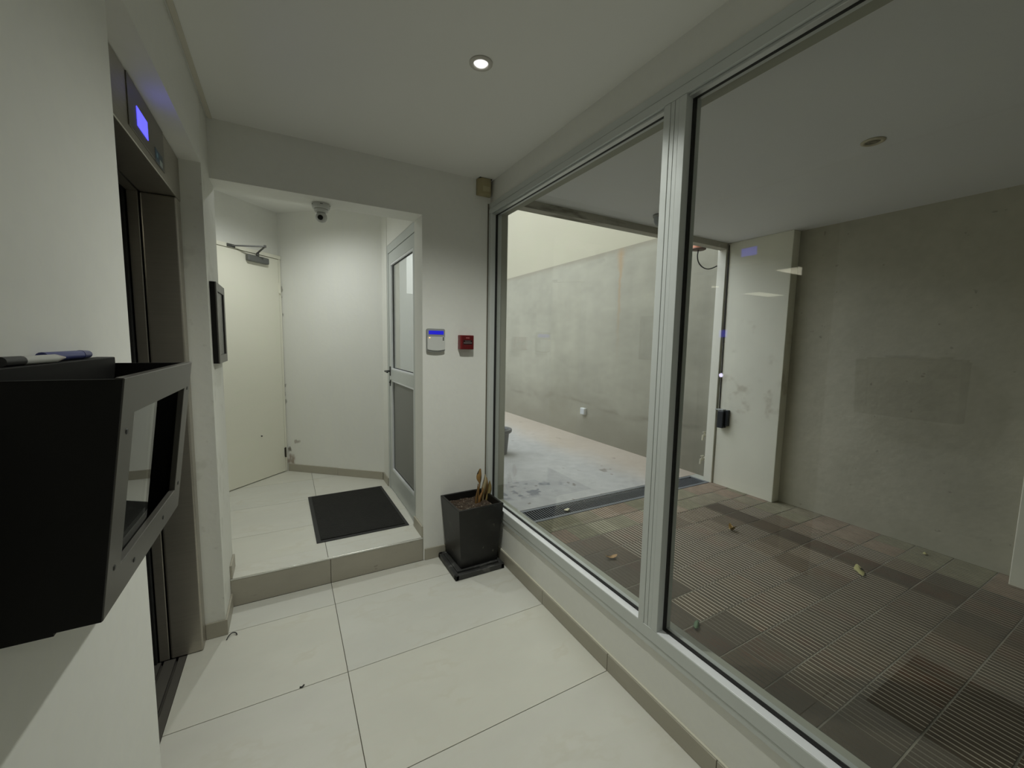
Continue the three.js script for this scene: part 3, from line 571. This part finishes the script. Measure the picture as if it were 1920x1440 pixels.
{
  const cx = 1.178, cz = -2.712, rim = 0.487, turn = 0.03;
  const pt = (() => {
    const t = colourTex(512, 512, (u, v) => {
      const s = step2(0.55, 0.75, fbm(u, v, 12, 5, 701)), d = step2(0.2, 0.6, fbm(u, v, 5, 5, 702));
      return mixc(mixc([0.007, 0.007, 0.0065], [0.016, 0.0155, 0.014], d), [0.14, 0.135, 0.11], 0.8 * s);
    }, 0.5, 0.5);
    return mat([1, 1, 1], 0.38, { map: t });
  })();
  const o = thing('potted_plant', 'tall square black planter with withered brown leaves in the corner', 'planter', [cx, 0.0425, cz]);
  // four walls as an open frustum: outer, inner, rim
  const W1 = 0.352, W0 = 0.285, th = 0.018, dep = 0.09;
  const ring = (w, y) => [[-1, -1], [1, -1], [1, 1], [-1, 1]].map(([a, b]) => V(a * w / 2, y, b * w / 2).applyAxisAngle(V(0, 1, 0), turn).add(V(cx, 0, cz)));
  const rings = [ring(W0 - 0.012, 0.0428), ring(W0, 0.055), ring(W1, rim - 0.004), ring(W1 - 0.006, rim), ring(W1 - 2 * th + 0.004, rim), ring(W1 - 2 * th, rim - 0.004), ring(W1 - 2 * th - 0.016, rim - dep)];
  const pos = [];
  const tri = (a, b, c) => pos.push(a.x, a.y, a.z, b.x, b.y, b.z, c.x, c.y, c.z);
  for (let i = 0; i < rings.length - 1; i++) for (let k = 0; k < 4; k++) { const a = rings[i][k], b = rings[i][(k + 1) % 4], c = rings[i + 1][(k + 1) % 4], d = rings[i + 1][k]; tri(a, c, b); tri(a, d, c); }
  { const r = rings[0]; tri(r[0], r[1], r[2]); tri(r[0], r[2], r[3]); }
  const g = new THREE.BufferGeometry(); g.setAttribute('position', new THREE.Float32BufferAttribute(pos, 3)); g.computeVertexNormals();
  part(o, 'pot', metres(g), pt);
  // soil: a lumpy sheet with depth
  const sg = new THREE.BoxGeometry(W1 - 2 * th - 0.018, 0.05, W1 - 2 * th - 0.018, 26, 1, 26);
  { const p = sg.attributes.position; for (let i = 0; i < p.count; i++) if (p.getY(i) > 0) p.setY(i, p.getY(i) + 0.014 * fbm(clamp(p.getX(i) + 0.5, 0, 0.99), clamp(p.getZ(i) + 0.5, 0, 0.99), 20, 3, 711)); sg.computeVertexNormals(); }
  sg.rotateY(turn); sg.translate(cx, rim - dep + 0.012, cz);
  const soil = (() => { const t = colourTex(256, 256, (u, v) => { const k = fbm(u, v, 30, 3, 721); return k > 0.35 ? [0.2, 0.17, 0.13] : mul([0.05, 0.032, 0.02], 1 + 0.8 * fbm(u, v, 14, 4, 722)); }, 0.25, 0.25); return mat([1, 1, 1], 0.95, { map: t }); })();
  part(o, 'soil', metres(sg), soil, 'dry brown soil');
  const s = thing('plant_saucer', 'square dark grey saucer under the black planter', 'saucer', [cx, 0, cz]);
  const sm = (() => { const t = colourTex(256, 256, (u, v) => mixc([0.035, 0.035, 0.034], [0.13, 0.13, 0.12], step2(0.1, 0.7, fbm(u, v, 8, 5, 731))), 0.4, 0.4); return mat([1, 1, 1], 0.55, { map: t }); })();
  const SZ0 = BW + 0.014, SZ1 = -2.508, SX0 = 0.977, SX1 = 1.358;
  part(s, 'tray', join(bx(SX0 + 0.006, SX1 - 0.006, 0.0005, 0.024, SZ1 - 0.006, SZ0 + 0.004, 0.004), bx(SX0, SX1, 0.0005, 0.04, SZ1, SZ1 - 0.03, 0.006), bx(SX0, SX1, 0.0005, 0.04, SZ0, SZ0 + 0.03, 0.006), bx(SX0, SX0 + 0.03, 0.0005, 0.04, SZ0, SZ1, 0.006), bx(SX1 - 0.03, SX1, 0.0005, 0.04, SZ0, SZ1, 0.006)), sm);
  part(s, 'tray_bottom', bx(SX0 + 0.03, SX1 - 0.03, 0.024, 0.0425, SZ1 - 0.05, SZ0 + 0.04, 0.004), sm);
  // dried plant
  function blade(pts, wid, twist = 0) {
    const cv = new THREE.CatmullRomCurve3(pts), n = 14, P = [], I = [];
    for (let i = 0; i <= n; i++) {
      const t = i / n, c = cv.getPoint(t), tg = cv.getTangent(t), a = twist * t, side = V(Math.cos(a), 0, Math.sin(a)).cross(tg).cross(tg).normalize().multiplyScalar(-1);
      const w = wid(t), nrm = side.clone().cross(tg).normalize(), l = c.clone().addScaledVector(side, w), r = c.clone().addScaledVector(side, -w), m = c.clone().addScaledVector(nrm, w * 0.45), b = c.clone().addScaledVector(nrm, w * 0.45 - 0.0012);
      P.push(l, m, r, b);
    }
    for (let i = 0; i < n; i++) for (let k = 0; k < 4; k++) { const a = i * 4 + k, b = i * 4 + (k + 1) % 4; I.push(a, b, a + 4, b, b + 4, a + 4); }
    const g = new THREE.BufferGeometry(); g.setAttribute('position', new THREE.Float32BufferAttribute(P.flatMap((q) => [q.x, q.y, q.z]), 3)); g.setIndex(I); g.computeVertexNormals();
    return metres(g);
  }
  const bx0 = cx + 0.085, bz0 = cz - 0.05, by = rim - dep + 0.03;
  const bm = [[0.30, 0.17, 0.05], [0.24, 0.125, 0.035], [0.36, 0.29, 0.16], [0.18, 0.10, 0.03], [0.27, 0.2, 0.07]].map((c) => mat(c, 0.6, { side: THREE.DoubleSide }));
  const leaves = [
    [[[0, 0, 0], [-0.005, 0.08, 0], [0.005, 0.15, 0.0], [0, 0.20, -0.005], [0.008, 0.265, 0]], (t) => t < 0.55 ? 0.006 : 0.005 + 0.017 * Math.sin(Math.PI * clamp((t - 0.5) / 0.5)), 0],
    [[[0.03, 0, 0], [0.04, 0.07, 0], [0.055, 0.13, 0.0], [0.06, 0.19, 0]], (t) => 0.024 * Math.sin(Math.PI * (0.15 + 0.8 * t)), 1],
    [[[0.03, 0.0, 0.01], [0.03, 0.09, 0.01], [0.045, 0.16, 0.01], [0.05, 0.215, 0.0]], (t) => 0.017 * Math.sin(Math.PI * (0.1 + 0.85 * t)), 2],
    [[[-0.035, -0.005, 0.02], [-0.03, 0.05, 0.015], [-0.018, 0.1, 0.01], [-0.01, 0.15, 0.005]], (t) => 0.011 * (1 - 0.7 * t), 3],
    [[[0.06, 0.0, 0.0], [0.085, 0.07, 0.0], [0.09, 0.12, 0.0], [0.088, 0.16, 0.005]], (t) => 0.017 * Math.sin(Math.PI * (0.15 + 0.8 * t)), 4],
    [[[-0.01, 0.0, 0.02], [0.0, 0.05, 0.025], [0.02, 0.09, 0.02], [0.03, 0.12, 0.01]], (t) => 0.016 * (1 - 0.6 * t), 1],
  ];
  for (const [p, w, k] of leaves) part(o, 'withered_leaf', blade(p.map(([a, b, c]) => V(bx0 + a, by + b, bz0 + c)), w, 0.3 * k), bm[k]);
}
{ // mat outside the frame, mirrored in the glass
  const o = thing('doormat', 'dark mat on the lobby floor, seen mirrored in the window over the brown paving', 'doormat', [0.2, 0, -0.4]);
  part(o, 'pile', bx(-0.1, 0.5, 0.0004, 0.012, -0.72, -0.12, 0.004), mat([0.012, 0.011, 0.01], 0.95));
}
{ // litter on the lobby floor
  const o = thing('twig', 'small curled black twig on the floor beside the pillar foot', 'twig', [-0.31, 0, -2.58]);
  part(o, 'stem', tube([V(-0.334, 0.004, -2.565), V(-0.325, 0.011, -2.585), V(-0.31, 0.013, -2.6), V(-0.295, 0.009, -2.598), V(-0.288, 0.005, -2.585)], 0.0028), plasticBlack);
  const p = thing('crumb', 'tiny dark crumb lying on the cream floor slab', 'crumb', [0.03, 0, -2.0]);
  part(p, 'flake', tube([V(0.008, 0.003, -2.035), V(0.016, 0.005, -2.03), V(0.026, 0.0045, -2.04)], 0.0032, 10), plasticBlack);
}

// ---------------------------------------------------------------- courtyard
const TP = 0.2045, TX0 = 1.4995, TZ0 = -2.72;
{ // ribbed paving
  const o = struct('floor', 'ribbed brown paving tiles outside the window');
  part(o, 'mortar_bed', bx(OUT + 0.0125, NW, GROUND - 0.06, GROUND - 0.0025, BACK + 1.5, TZ0 + 0.004), (() => { const t = colourTex(512, 512, (u, v) => mul([0.27, 0.25, 0.2], 1 + 0.55 * fbm(u, v, 9, 5, 801)), 1.3, 1.3); return mat([1, 1, 1], 0.95, { map: t }); })());
  const w = 0.2038, wz = 0.1965, hw = w / 2, N = 7, pitch = w / N, gw = 0.0062, sl = 0.0008, gd = 0.0008;
  function ribbed(len, x0 = -hw, x1 = hw, plain = false) {
    const A = [], B = [];                                              // ribs, grooves
    const quad = (L, a, b, c, d) => L.push(...a, ...b, ...c, ...a, ...c, ...d);
    const top = (L, xa, ya, xb, yb) => quad(L, [xa, ya, len / 2], [xb, yb, len / 2], [xb, yb, -len / 2], [xa, ya, -len / 2]);
    let x = x0;
    for (let i = 0; i < N; i++) {
      const a = Math.max(x0, -hw + i * pitch + gw / 2), b = Math.min(x1, -hw + (i + 1) * pitch - gw / 2);
      if (b - a < 0.004) continue;
      const g0 = x, g1 = a, d = plain ? 0.0004 : gd;
      if (g1 - g0 > 0.0005) { const s = Math.min(sl, (g1 - g0) / 3); top(B, g0, i ? 0 : -d, g0 + (i ? s : 0), -d); top(B, g0 + (i ? s : 0), -d, g1 - s, -d); top(B, g1 - s, -d, g1, 0); }
      top(A, a, 0, b, 0); x = b;
    }
    if (x1 - x > 0.0005) { const d = plain ? 0.0004 : gd; top(B, x, 0, x + sl, -d); top(B, x + sl, -d, x1, -d); }
    const h = -0.02;
    quad(A, [x0, h, len / 2], [x1, h, len / 2], [x1, -0.0016, len / 2], [x0, -0.0016, len / 2]); quad(A, [x1, h, -len / 2], [x0, h, -len / 2], [x0, -0.0016, -len / 2], [x1, -0.0016, -len / 2]);
    quad(A, [x0, h, -len / 2], [x0, h, len / 2], [x0, -0.0016, len / 2], [x0, -0.0016, -len / 2]); quad(A, [x1, h, len / 2], [x1, h, -len / 2], [x1, -0.0016, -len / 2], [x1, -0.0016, len / 2]);
    const g = new THREE.BufferGeometry(); g.setAttribute('position', new THREE.Float32BufferAttribute([...A, ...B], 3)); g.computeVertexNormals();
    const q = metres(g); q.clearGroups(); q.addGroup(0, A.length / 3, 0); q.addGroup(A.length / 3, B.length / 3, 1); return q;
  }
  const full = ribbed(wz), flat = ribbed(wz, -hw, hw, true), firstCut = ribbed(wz, 1.545 - TX0 - TP / 2, hw), firstFlat = ribbed(wz, 1.545 - TX0 - TP / 2, hw, true), last = ribbed(wz, -hw, NW - 0.003 - (TX0 + 12.5 * TP)), lastFlat = ribbed(wz, -hw, NW - 0.003 - (TX0 + 12.5 * TP), true);
  const tex = colourTex(512, 512, (u, v) => {
    const st = fbm(u, v, 5, 5, 811), k = fbm(u, v, 3, 4, 812);
    return mul(mixc(mixc([0.078, 0.06, 0.038], [0.10, 0.074, 0.047], 0.5 + 0.5 * k), [0.115, 0.05, 0.028], 0.6 * step2(0.25, 0.7, fbm(u, v, 4, 4, 813))), 1 + 0.3 * st);
  }, 1, 1);
  const dustTex = colourTex(256, 256, (u, v) => mul(mixc([0.235, 0.19, 0.135], [0.14, 0.103, 0.07], 0.5 + 0.5 * fbm(u, v, 5, 5, 815)), 1 + 0.25 * fbm(u, v, 20, 3, 816)), 0.8, 0.8);
  const brown = [], tones = [[1, 1, 1], [0.92, 0.93, 0.95], [1.1, 1.06, 1.0], [0.97, 0.99, 1.02], [1.05, 0.98, 0.92], [0.9, 0.91, 0.93]];
  for (let i = 0; i < 12; i++) { const t = tex.clone(); t.offset.set(rnd(), rnd()); t.needsUpdate = true; brown.push(mat(tones[i % 6], 0.62 + 0.1 * rnd(), { map: t })); }
  const dusty = []; for (let i = 0; i < 4; i++) { const t = dustTex.clone(); t.offset.set(rnd(), rnd()); t.needsUpdate = true; dusty.push(mat([1, 1, 1].map((q) => q * (0.85 + 0.3 * rnd())), 0.9, { map: t })); }
  const gro = [mat([0.60, 0.545, 0.435], 0.95), mat([0.36, 0.32, 0.25], 0.95), mat([0.2, 0.18, 0.14], 0.95), mat([0.085, 0.072, 0.055], 0.95), mat([0.44, 0.395, 0.305], 0.95)];
  const rows = 19;
  for (let r = 0; r < rows; r++) for (let k = 0; k < 13; k++) {
    const x = TX0 + (k + 0.5) * TP, z = TZ0 + (r + 0.5) * TP; if (z > 0.9) continue;
    const n = fbm(clamp((x - 1.4) / 6), clamp((z + 3) / 6), 7, 3, 861), q = rnd(), far = z < -1.9;
    let flatTile = false, b = brown[Math.floor(rnd() * 12)], g = n > -0.22 ? (q < 0.86 ? 0 : 1) : q < 0.7 ? 1 : 2;
    if (g === 0 && z > -1.15) g = 4;
    if (k === 9 && z < -0.6 && q < 0.85) { flatTile = true; g = 3; }                            // one smooth strip of tiles along the yard
    if (k <= 1 && z > -1.6) { flatTile = true; g = q < 0.3 ? 2 : 3; }
    else if (k <= 2 && z <= -1.4) g = 3;
    else if (k === 2 && q < 0.4) g = 2;
    if (k >= 11 || (far && k >= 8 && z < -2.3)) { b = dusty[Math.floor(rnd() * 4)]; g = 1; flatTile = flatTile || k >= 12; }
    else if (z < -2.3) { b = dusty[Math.floor(rnd() * 4)]; }
    const geo = k === 0 ? (flatTile ? firstFlat : firstCut) : k === 12 ? (flatTile ? lastFlat : last) : flatTile ? flat : full;
    const m = new THREE.Mesh(geo, [b, gro[g]]); m.name = 'tile';
    m.position.set(x, GROUND + 0.0012 * (rnd() - 0.5), z); m.rotation.y = 0.006 * (rnd() - 0.5); m.rotation.x = 0.004 * (rnd() - 0.5);
    o.add(m);
  }
}
{ // concrete yard beyond the drain
  const t = colourTex(1024, 1024, (u, v) => {
    const x = 1 + u * 3.2, z = -2.97 - v * 3.2;
    let c = mul([0.385, 0.38, 0.36], 1 + 0.2 * fbm(u, v, 5, 6, 901) + 0.12 * fbm(u, v, 40, 3, 902));
    c = mixc(c, [0.42, 0.33, 0.23], 0.6 * step2(3.0, 3.8, x + 0.25 * fbm(u, v, 6, 4, 903)));
    const d = clamp(1 - Math.hypot((x - 2.05) / 0.75, (z + 3.45) / 0.33));
    c = mixc(c, [0.17, 0.175, 0.185], 0.8 * step2(0.15, 0.5, d) * step2(-0.05, 0.3, fbm(u, v, 44, 4, 904) + 0.5 * fbm(u, v, 12, 3, 905)) + 0.1 * step2(0.1, 0.6, d));
    return mixc(c, [0.16, 0.14, 0.11], 0.7 * step2(0.55, 0.68, fbm(u, v, 26, 4, 906)));
  }, 3.2, 3.2);
  t.offset.set(-1 / 3.2, 0);
  const m = mat([1, 1, 1], 0.92, { map: t, bumpMap: roughPlaster.bumpMap, bumpScale: 0.006 });
  const g = join(bx(1.0, NW + 0.1, GROUND - 0.2, GROUND, -12.4, -2.979), bx(-6, 1.0, GROUND - 0.2, GROUND, -12.4, -5.5));
  { const p = g.attributes.position, uv = g.attributes.uv; for (let i = 0; i < p.count; i++) uv.setXY(i, p.getX(i), -2.97 - p.getZ(i)); }
  wall('ground', 'pale worn concrete of the courtyard with dark stains', g, m);
}
{ // slot drain with a grate
  const z0 = -2.972, z1 = -2.724, x0 = OUT + 0.014, x1 = 4.0;
  const o = thing('drain_grate', 'long dark slotted metal drain across the courtyard floor', 'drain', [(x0 + x1) / 2, GROUND - 0.06, (z0 + z1) / 2]);
  const iron = mat([0.10, 0.105, 0.11], 0.6, { metalness: 0.2 });
  part(o, 'frame', join(bx(x0, x1, GROUND - 0.04, GROUND + 0.001, z0, z0 + 0.032, 0.002), bx(x0, x1, GROUND - 0.04, GROUND + 0.001, z1 - 0.032, z1, 0.002), bx(x1 - 0.028, x1, GROUND - 0.04, GROUND + 0.001, z0 + 0.032, z1 - 0.032, 0.002), bx(x0, x0 + 0.02, GROUND - 0.04, GROUND, z0 + 0.032, z1 - 0.032, 0.002)), mat([0.17, 0.18, 0.185], 0.6, { metalness: 0.2 }));
  part(o, 'trough', bx(x0, x1, GROUND - 0.16, GROUND - 0.07, z0, z1), blackM);
  const bg = bx(-0.0045, 0.0045, -0.014, -0.003, z0 + 0.033, z1 - 0.033); bg.translate(0, 0, -(z0 + z1) / 2);
  const n = Math.floor((x1 - x0 - 0.06) / 0.0245);
  for (let i = 0; i < n; i++) { const b = new THREE.Mesh(bg, iron); b.name = 'bar'; b.position.set(x0 + 0.031 + i * 0.0245 - o.position.x, 0.06, 0); o.add(b); }
  part(o, 'cross_bar', bx(x0 + 0.02, x1 - 0.028, GROUND - 0.034, GROUND - 0.014, (z0 + z1) / 2 - 0.004, (z0 + z1) / 2 + 0.004), iron);
  wall('trim_3', 'cement patch between the drain end and the pillar', bx(4.0, NW, GROUND - 0.1, GROUND - 0.001, z0 - 0.007, z1 + 0.004, 0.003), cementM);
}
// walls round the yard
const yardWallM = (() => {                     // lower plaster: smears, streaks, a rust run
  const t = colourTex(2048, 1024, (u, v) => {
    const z = -2.6 - u * 8, y = v * 3.2;
    const st = fbm(clamp(u * 1), clamp(v * 0.12), 40, 4, 951);
    let c = mul([0.325, 0.312, 0.245], 1 + 0.13 * fbm(u, v, 10, 6, 952) + 0.10 * st + 0.07 * fbm(u, v, 50, 3, 953));
    c = mixc(c, [0.2, 0.185, 0.14], 0.75 * step2(1.3, 0.1, y + 0.5 * fbm(u, v, 12, 5, 954)));
    const w = 1 - clamp(Math.abs(y - 0.72 - 0.05 * Math.sin(z * 2) - 0.08 * fbm(u, v, 16, 3, 955)) / 0.05);
    c = mixc(c, [0.17, 0.155, 0.115], 0.6 * w * step2(-0.2, 0.4, fbm(u, v, 30, 4, 956)));
    const r = (1 - clamp(Math.abs(z + 4.37 + 0.02 * fbm(u, v, 60, 3, 957)) / (0.035 + 0.06 * step2(2.55, 2.95, y)))) * step2(1.2, 2.8, y);
    c = mixc(c, [0.36, 0.235, 0.12], 0.75 * clamp(r));
    c = mixc(c, [0.25, 0.225, 0.165], 0.7 * step2(2.9, 2.99, y + 0.03 * fbm(u, v, 40, 4, 958)));
    return c;
  }, 8, 3.2);
  const m = mat([1, 1, 1], 0.92, { map: t, bumpMap: roughPlaster.bumpMap, bumpScale: 0.006 });
  return m;
})();
{
  const g = bx(NW, NW + 0.2, GROUND - 0.2, 3.0, -12.4, -2.6);
  { const p = g.attributes.position, uv = g.attributes.uv, n = g.attributes.normal; for (let i = 0; i < p.count; i++) if (Math.abs(n.getX(i)) > 0.9) uv.setXY(i, -2.6 - p.getZ(i), p.getY(i)); }
  wall('wall_courtyard', 'stained grey plaster lower part of the courtyard wall', g, yardWallM);
  wall('wall_courtyard', 'smooth cream upper part of the courtyard wall', bx(NW + 0.012, NW + 0.2, 3.0, 7.5, -12.4, -2.6), creamWall);
  wall('wall_courtyard', 'rough grey plaster wall beside the ribbed paving', bx(NW, NW + 0.2, GROUND - 0.06, XC, -2.6, BACK + 1.5), roughPlaster);
  wall('pillar_1', 'pale plastered pillar standing out of the courtyard wall', bx(4.02, NW, GROUND - 0.004, XC, -2.695, -2.078, 0.006), pillarM);
  wall('pillar_2', 'plastered pillar at the right edge of the picture', bx(3.972, NW, GROUND - 0.004, XC, -0.605, 0.1, 0.006), pillarM);
  wall('trim_4', 'cream painted steel post at the outer edge of the pillar', bx(4.0, 4.1, GROUND - 0.001, 2.66, -2.8, -2.705, 0.004), mat([0.8, 0.78, 0.67], 0.6));
  wall('ceiling', 'white ceiling over the ribbed paving', bx(OUT, NW + 0.2, XC, XC + 0.25, BACK + 1.5, -2.695), outsideWhite);
  const beamM = (() => { const t = colourTex(512, 128, (u, v) => { const x = u * 3; return mixc(mul([0.44, 0.42, 0.35], 1 + 0.1 * fbm(u, v, 12, 5, 971)), [0.11, 0.095, 0.06], 0.85 * step2(0.0, 0.5, 0.9 * fbm(u, v, 12, 5, 972) + 0.45 - 1.2 * Math.abs(x - 1.95))); }, 3, 0.75); return mat([1, 1, 1], 0.9, { map: t }); })();
  wall('beam', 'stained concrete edge beam at the end of the outdoor ceiling', bx(OUT, NW, 2.652, XC + 0.25, -2.695, -2.785, 0.004), beamM);
  wall('wall_facade', 'plastered facade of the building above the passage', bx(OUT - 0.45, NW, XC + 0.25, 9, -2.785, -2.4), creamWall);
  wall('wall_facade', 'outer walls of the vestibule block towards the courtyard', join(bx(-1.3, 1.0, VCEIL + 0.12, 3.14, -5.5, -2.79), bx(-1.3, 0.88, GROUND - 0.2, VCEIL + 0.1, -5.5, -5.42), bx(0.88, 1.0, GROUND - 0.2, VCEIL + 0.1, -5.5, C1[1] - 0.12)), creamWall);
  wall('wall_end', 'low grey wall closing the far end of the courtyard', join(bx(2.6, NW, GROUND - 0.2, 2.81, -10.2, -10), bx(-6, 2.6, GROUND - 0.2, 4.6, -10.2, -10), bx(-6.2, -6, GROUND - 0.2, 2.6, -10.2, -3)), mat([0.3, 0.31, 0.28], 0.9));
  wall('wall_end', 'white wall of the next building far behind the courtyard', bx(0.9, 8, 0, 5.4, -12.6, -12.4), mat([0.78, 0.79, 0.76], 0.9));
  wall('wall_passage', 'plaster wall closing the covered passage behind the camera', bx(OUT, NW + 0.2, GROUND - 0.06, XC + 0.25, BACK + 1.5, BACK + 1.65), roughPlaster);
  wall('wall_passage', 'outer wall of the lobby along the passage', bx(1.4, OUT, GROUND - 0.2, XC + 0.25, BACK + 0.15, BACK + 1.5), roughPlaster);
}
{ // things in the yard
  const ip = thing('wall_socket', 'small white socket box low on the courtyard wall', 'socket', [NW, 0.55, -5.035]);
  part(ip, 'housing', bx(NW - 0.05, NW - 0.0003, 0.548, 0.652, -5.09, -4.985, 0.006), plasticWhite);
  part(ip, 'cover', bx(NW - 0.056, NW - 0.0495, 0.556, 0.644, -5.082, -4.993, 0.003), mat([0.5, 0.52, 0.52], 0.4));
  const bc = thing('warning_beacon', 'orange gate warning beacon hanging under the concrete beam', 'beacon', [3.77, 2.65, -2.81]);
  part(bc, 'lens', lathe([[0, -0.052], [0.05, -0.05], [0.056, -0.045], [0.05, 0.01], [0.04, 0.03], [0, 0.034]], 3.765, 2.705, -2.86, 28), mat([0.55, 0.17, 0.07], 0.35));
  part(bc, 'base', lathe([[0, -0.062], [0.066, -0.062], [0.074, -0.056], [0.07, -0.048], [0, -0.048]].reverse(), 3.765, 2.705, -2.86, 28), mat([0.10, 0.05, 0.03], 0.5));
  part(bc, 'bracket', bx(3.735, 3.795, 2.655, 2.7, -2.81, -2.7855, 0.002), darkSteel);
  const cb = thing('cable', 'black cable looping from the orange beacon to the post', 'cable', [3.9, 2.45, -2.85]);
  part(cb, 'wire', tube([V(3.765, 2.645, -2.86), V(3.755, 2.58, -2.86), V(3.78, 2.52, -2.86), V(3.85, 2.475, -2.855), V(3.92, 2.465, -2.84), V(3.98, 2.485, -2.82), V(4.0, 2.5, -2.803)], 0.006, 60), plasticBlack);
  const dm = thing('dome_sensor', 'small grey dome on the outdoor ceiling behind the window mullion', 'sensor', [2.7, XC, -2.43]);
  part(dm, 'base', lathe([[0, -0.022], [0.05, -0.022], [0.055, -0.015], [0.055, 0], [0, 0]].reverse(), 2.70, XC - 0.0003, -2.43), plasticGrey);
  part(dm, 'dome', lathe([[0.046, -0.022], [0.045, -0.05], [0.036, -0.074], [0.02, -0.085], [0, -0.088]], 2.70, XC, -2.43), mat([0.3, 0.32, 0.33], 0.5));
  const gs = thing('gate_sensor', 'black gate sensor box at the end of the cable on the pale pillar', 'sensor', [4.02, 0.8, -2.63]);
  part(gs, 'housing', join(bx(3.955, 4.0197, 0.805, 0.985, -2.655, -2.59, 0.008), bx(3.985, 4.0197, 0.83, 0.998, -2.59, -2.555, 0.006)), mat([0.02, 0.022, 0.028], 0.4));
  part(gs, 'bracket', bx(3.965, 4.0197, 0.987, 1.0, -2.69, -2.6, 0.003), mat([0.35, 0.36, 0.36], 0.4, { metalness: 0.6 }));
  const cb2 = thing('cable', 'dark cable running down the pale pillar to the black sensor', 'cable', [4.015, 1.0, -2.685]);
  part(cb2, 'wire', tube([V(4.014, 2.69, -2.687), V(4.0135, 2.1, -2.683), V(4.014, 1.5, -2.679), V(4.0135, 1.002, -2.676)], 0.0055, 60), mat([0.05, 0.045, 0.04], 0.7));
  for (const [y, z, l] of [[0.66, -2.87, 'pale upper tap beside the cream post'], [0.385, -2.88, 'pale lower tap near the ground by the post']]) {
    const tp = thing('tap', l, 'tap', [NW, y, z]), m = mat([0.6, 0.57, 0.45], 0.5, { metalness: 0.3 });
    part(tp, 'body', join(cyl(V(NW, y, z), V(NW - 0.085, y, z), 0.013).toNonIndexed(), cyl(V(NW - 0.08, y + 0.006, z), V(NW - 0.09, y - 0.05, z), 0.012, 0.01).toNonIndexed(), cyl(V(NW - 0.005, y, z), V(NW - 0.0003, y, z), 0.024).toNonIndexed()), m);
    part(tp, 'handle', join(cyl(V(NW - 0.06, y, z), V(NW - 0.06, y + 0.04, z), 0.007).toNonIndexed(), bar(V(NW - 0.085, y + 0.042, z), V(NW - 0.035, y + 0.042, z), 0.013, 0.009)), m);
  }
  const bn = thing('plant_pot', 'dark grey pot with a wide rim standing out on the concrete yard', 'pot', [2.45, GROUND, -4.75]);
  part(bn, 'body', lathe([[0, 0.0], [0.115, 0], [0.14, 0.29], [0.13, 0.295], [0.11, 0.02], [0, 0.02]], 2.45, GROUND, -4.75), mat([0.045, 0.048, 0.05], 0.5));
  part(bn, 'rim', lathe([[0.13, 0.285], [0.162, 0.288], [0.175, 0.302], [0.178, 0.33], [0.172, 0.338], [0.14, 0.335], [0.13, 0.3]], 2.45, GROUND, -4.75), mat([0.05, 0.053, 0.056], 0.45));
  part(bn, 'soil', lathe([[0, 0.29], [0.08, 0.285], [0.134, 0.28], [0.13, 0.25], [0, 0.25]].reverse(), 2.45, GROUND, -4.75), mat([0.05, 0.035, 0.025], 0.95));
}
// fallen leaves
function leafGeo(len, wid, curl, s) {
  const n = 12, P = [], I = [];
  for (let i = 0; i <= n; i++) {
    const t = i / n, w = wid * Math.pow(Math.sin(Math.PI * (0.04 + 0.93 * t)), 0.8) * (1 + 0.15 * Math.sin(7 * t + s)), x = (t - 0.5) * len, y = curl * (4 * (t - 0.5) * (t - 0.5)) + 0.003;
    P.push(x, y + curl * 0.5, -w, x, y + 0.0012, 0, x, y + curl * 0.7, w, x, y - 0.0004, 0);
  }
  for (let i = 0; i < n; i++) for (let k = 0; k < 4; k++) { const a = i * 4 + k, b = i * 4 + (k + 1) % 4; I.push(a, b, a + 4, b, b + 4, a + 4); }
  const g = new THREE.BufferGeometry(); g.setAttribute('position', new THREE.Float32BufferAttribute(P, 3)); g.setIndex(I); g.computeVertexNormals(); return metres(g);
}
for (const [x, z, len, wid, curl, turn, rgb, label] of [
  [3.285, -1.118, 0.165, 0.024, 0.008, 0.55, [0.5, 0.46, 0.2], 'long pale yellow leaf lying flat on the brown paving'],
  [3.095, -1.885, 0.06, 0.026, 0.03, 1.3, [0.48, 0.33, 0.13], 'curled tan leaf on a light joint of the paving'],
  [1.925, -2.002, 0.085, 0.022, 0.015, -0.25, [0.45, 0.26, 0.1], 'orange brown leaf on the paving close to the window sill'],
  [2.135, -2.80, 0.065, 0.026, 0.008, 0.3, [0.6, 0.56, 0.38], 'pale leaf lying on the bars of the drain'],
  [1.845, -1.275, 0.075, 0.016, 0.008, 0.5, [0.09, 0.16, 0.08], 'dark green leaf on the paving right of the mullion'],
  [4.0, -1.0, 0.045, 0.012, 0.006, 0.4, [0.55, 0.5, 0.24], 'tiny yellow leaf at the foot of the far plaster wall'],
]) {
  const o = thing('leaf', label, 'leaf', [x, GROUND + 0.0005, z]);
  const m = new THREE.Mesh(leafGeo(len, wid, curl, len * 99), mat(rgb, 0.6, { side: THREE.DoubleSide })); m.name = 'blade'; m.rotation.y = turn; o.add(m);
}

// ---------------------------------------------------------------- shadows, and draw
scene.traverse((o) => { if (o.isMesh) { const ms = Array.isArray(o.material) ? o.material : [o.material]; o.castShadow = !ms.some((m) => m.transmission > 0 || m === bulbM); o.receiveShadow = true; } });
renderer.render(scene, camera);
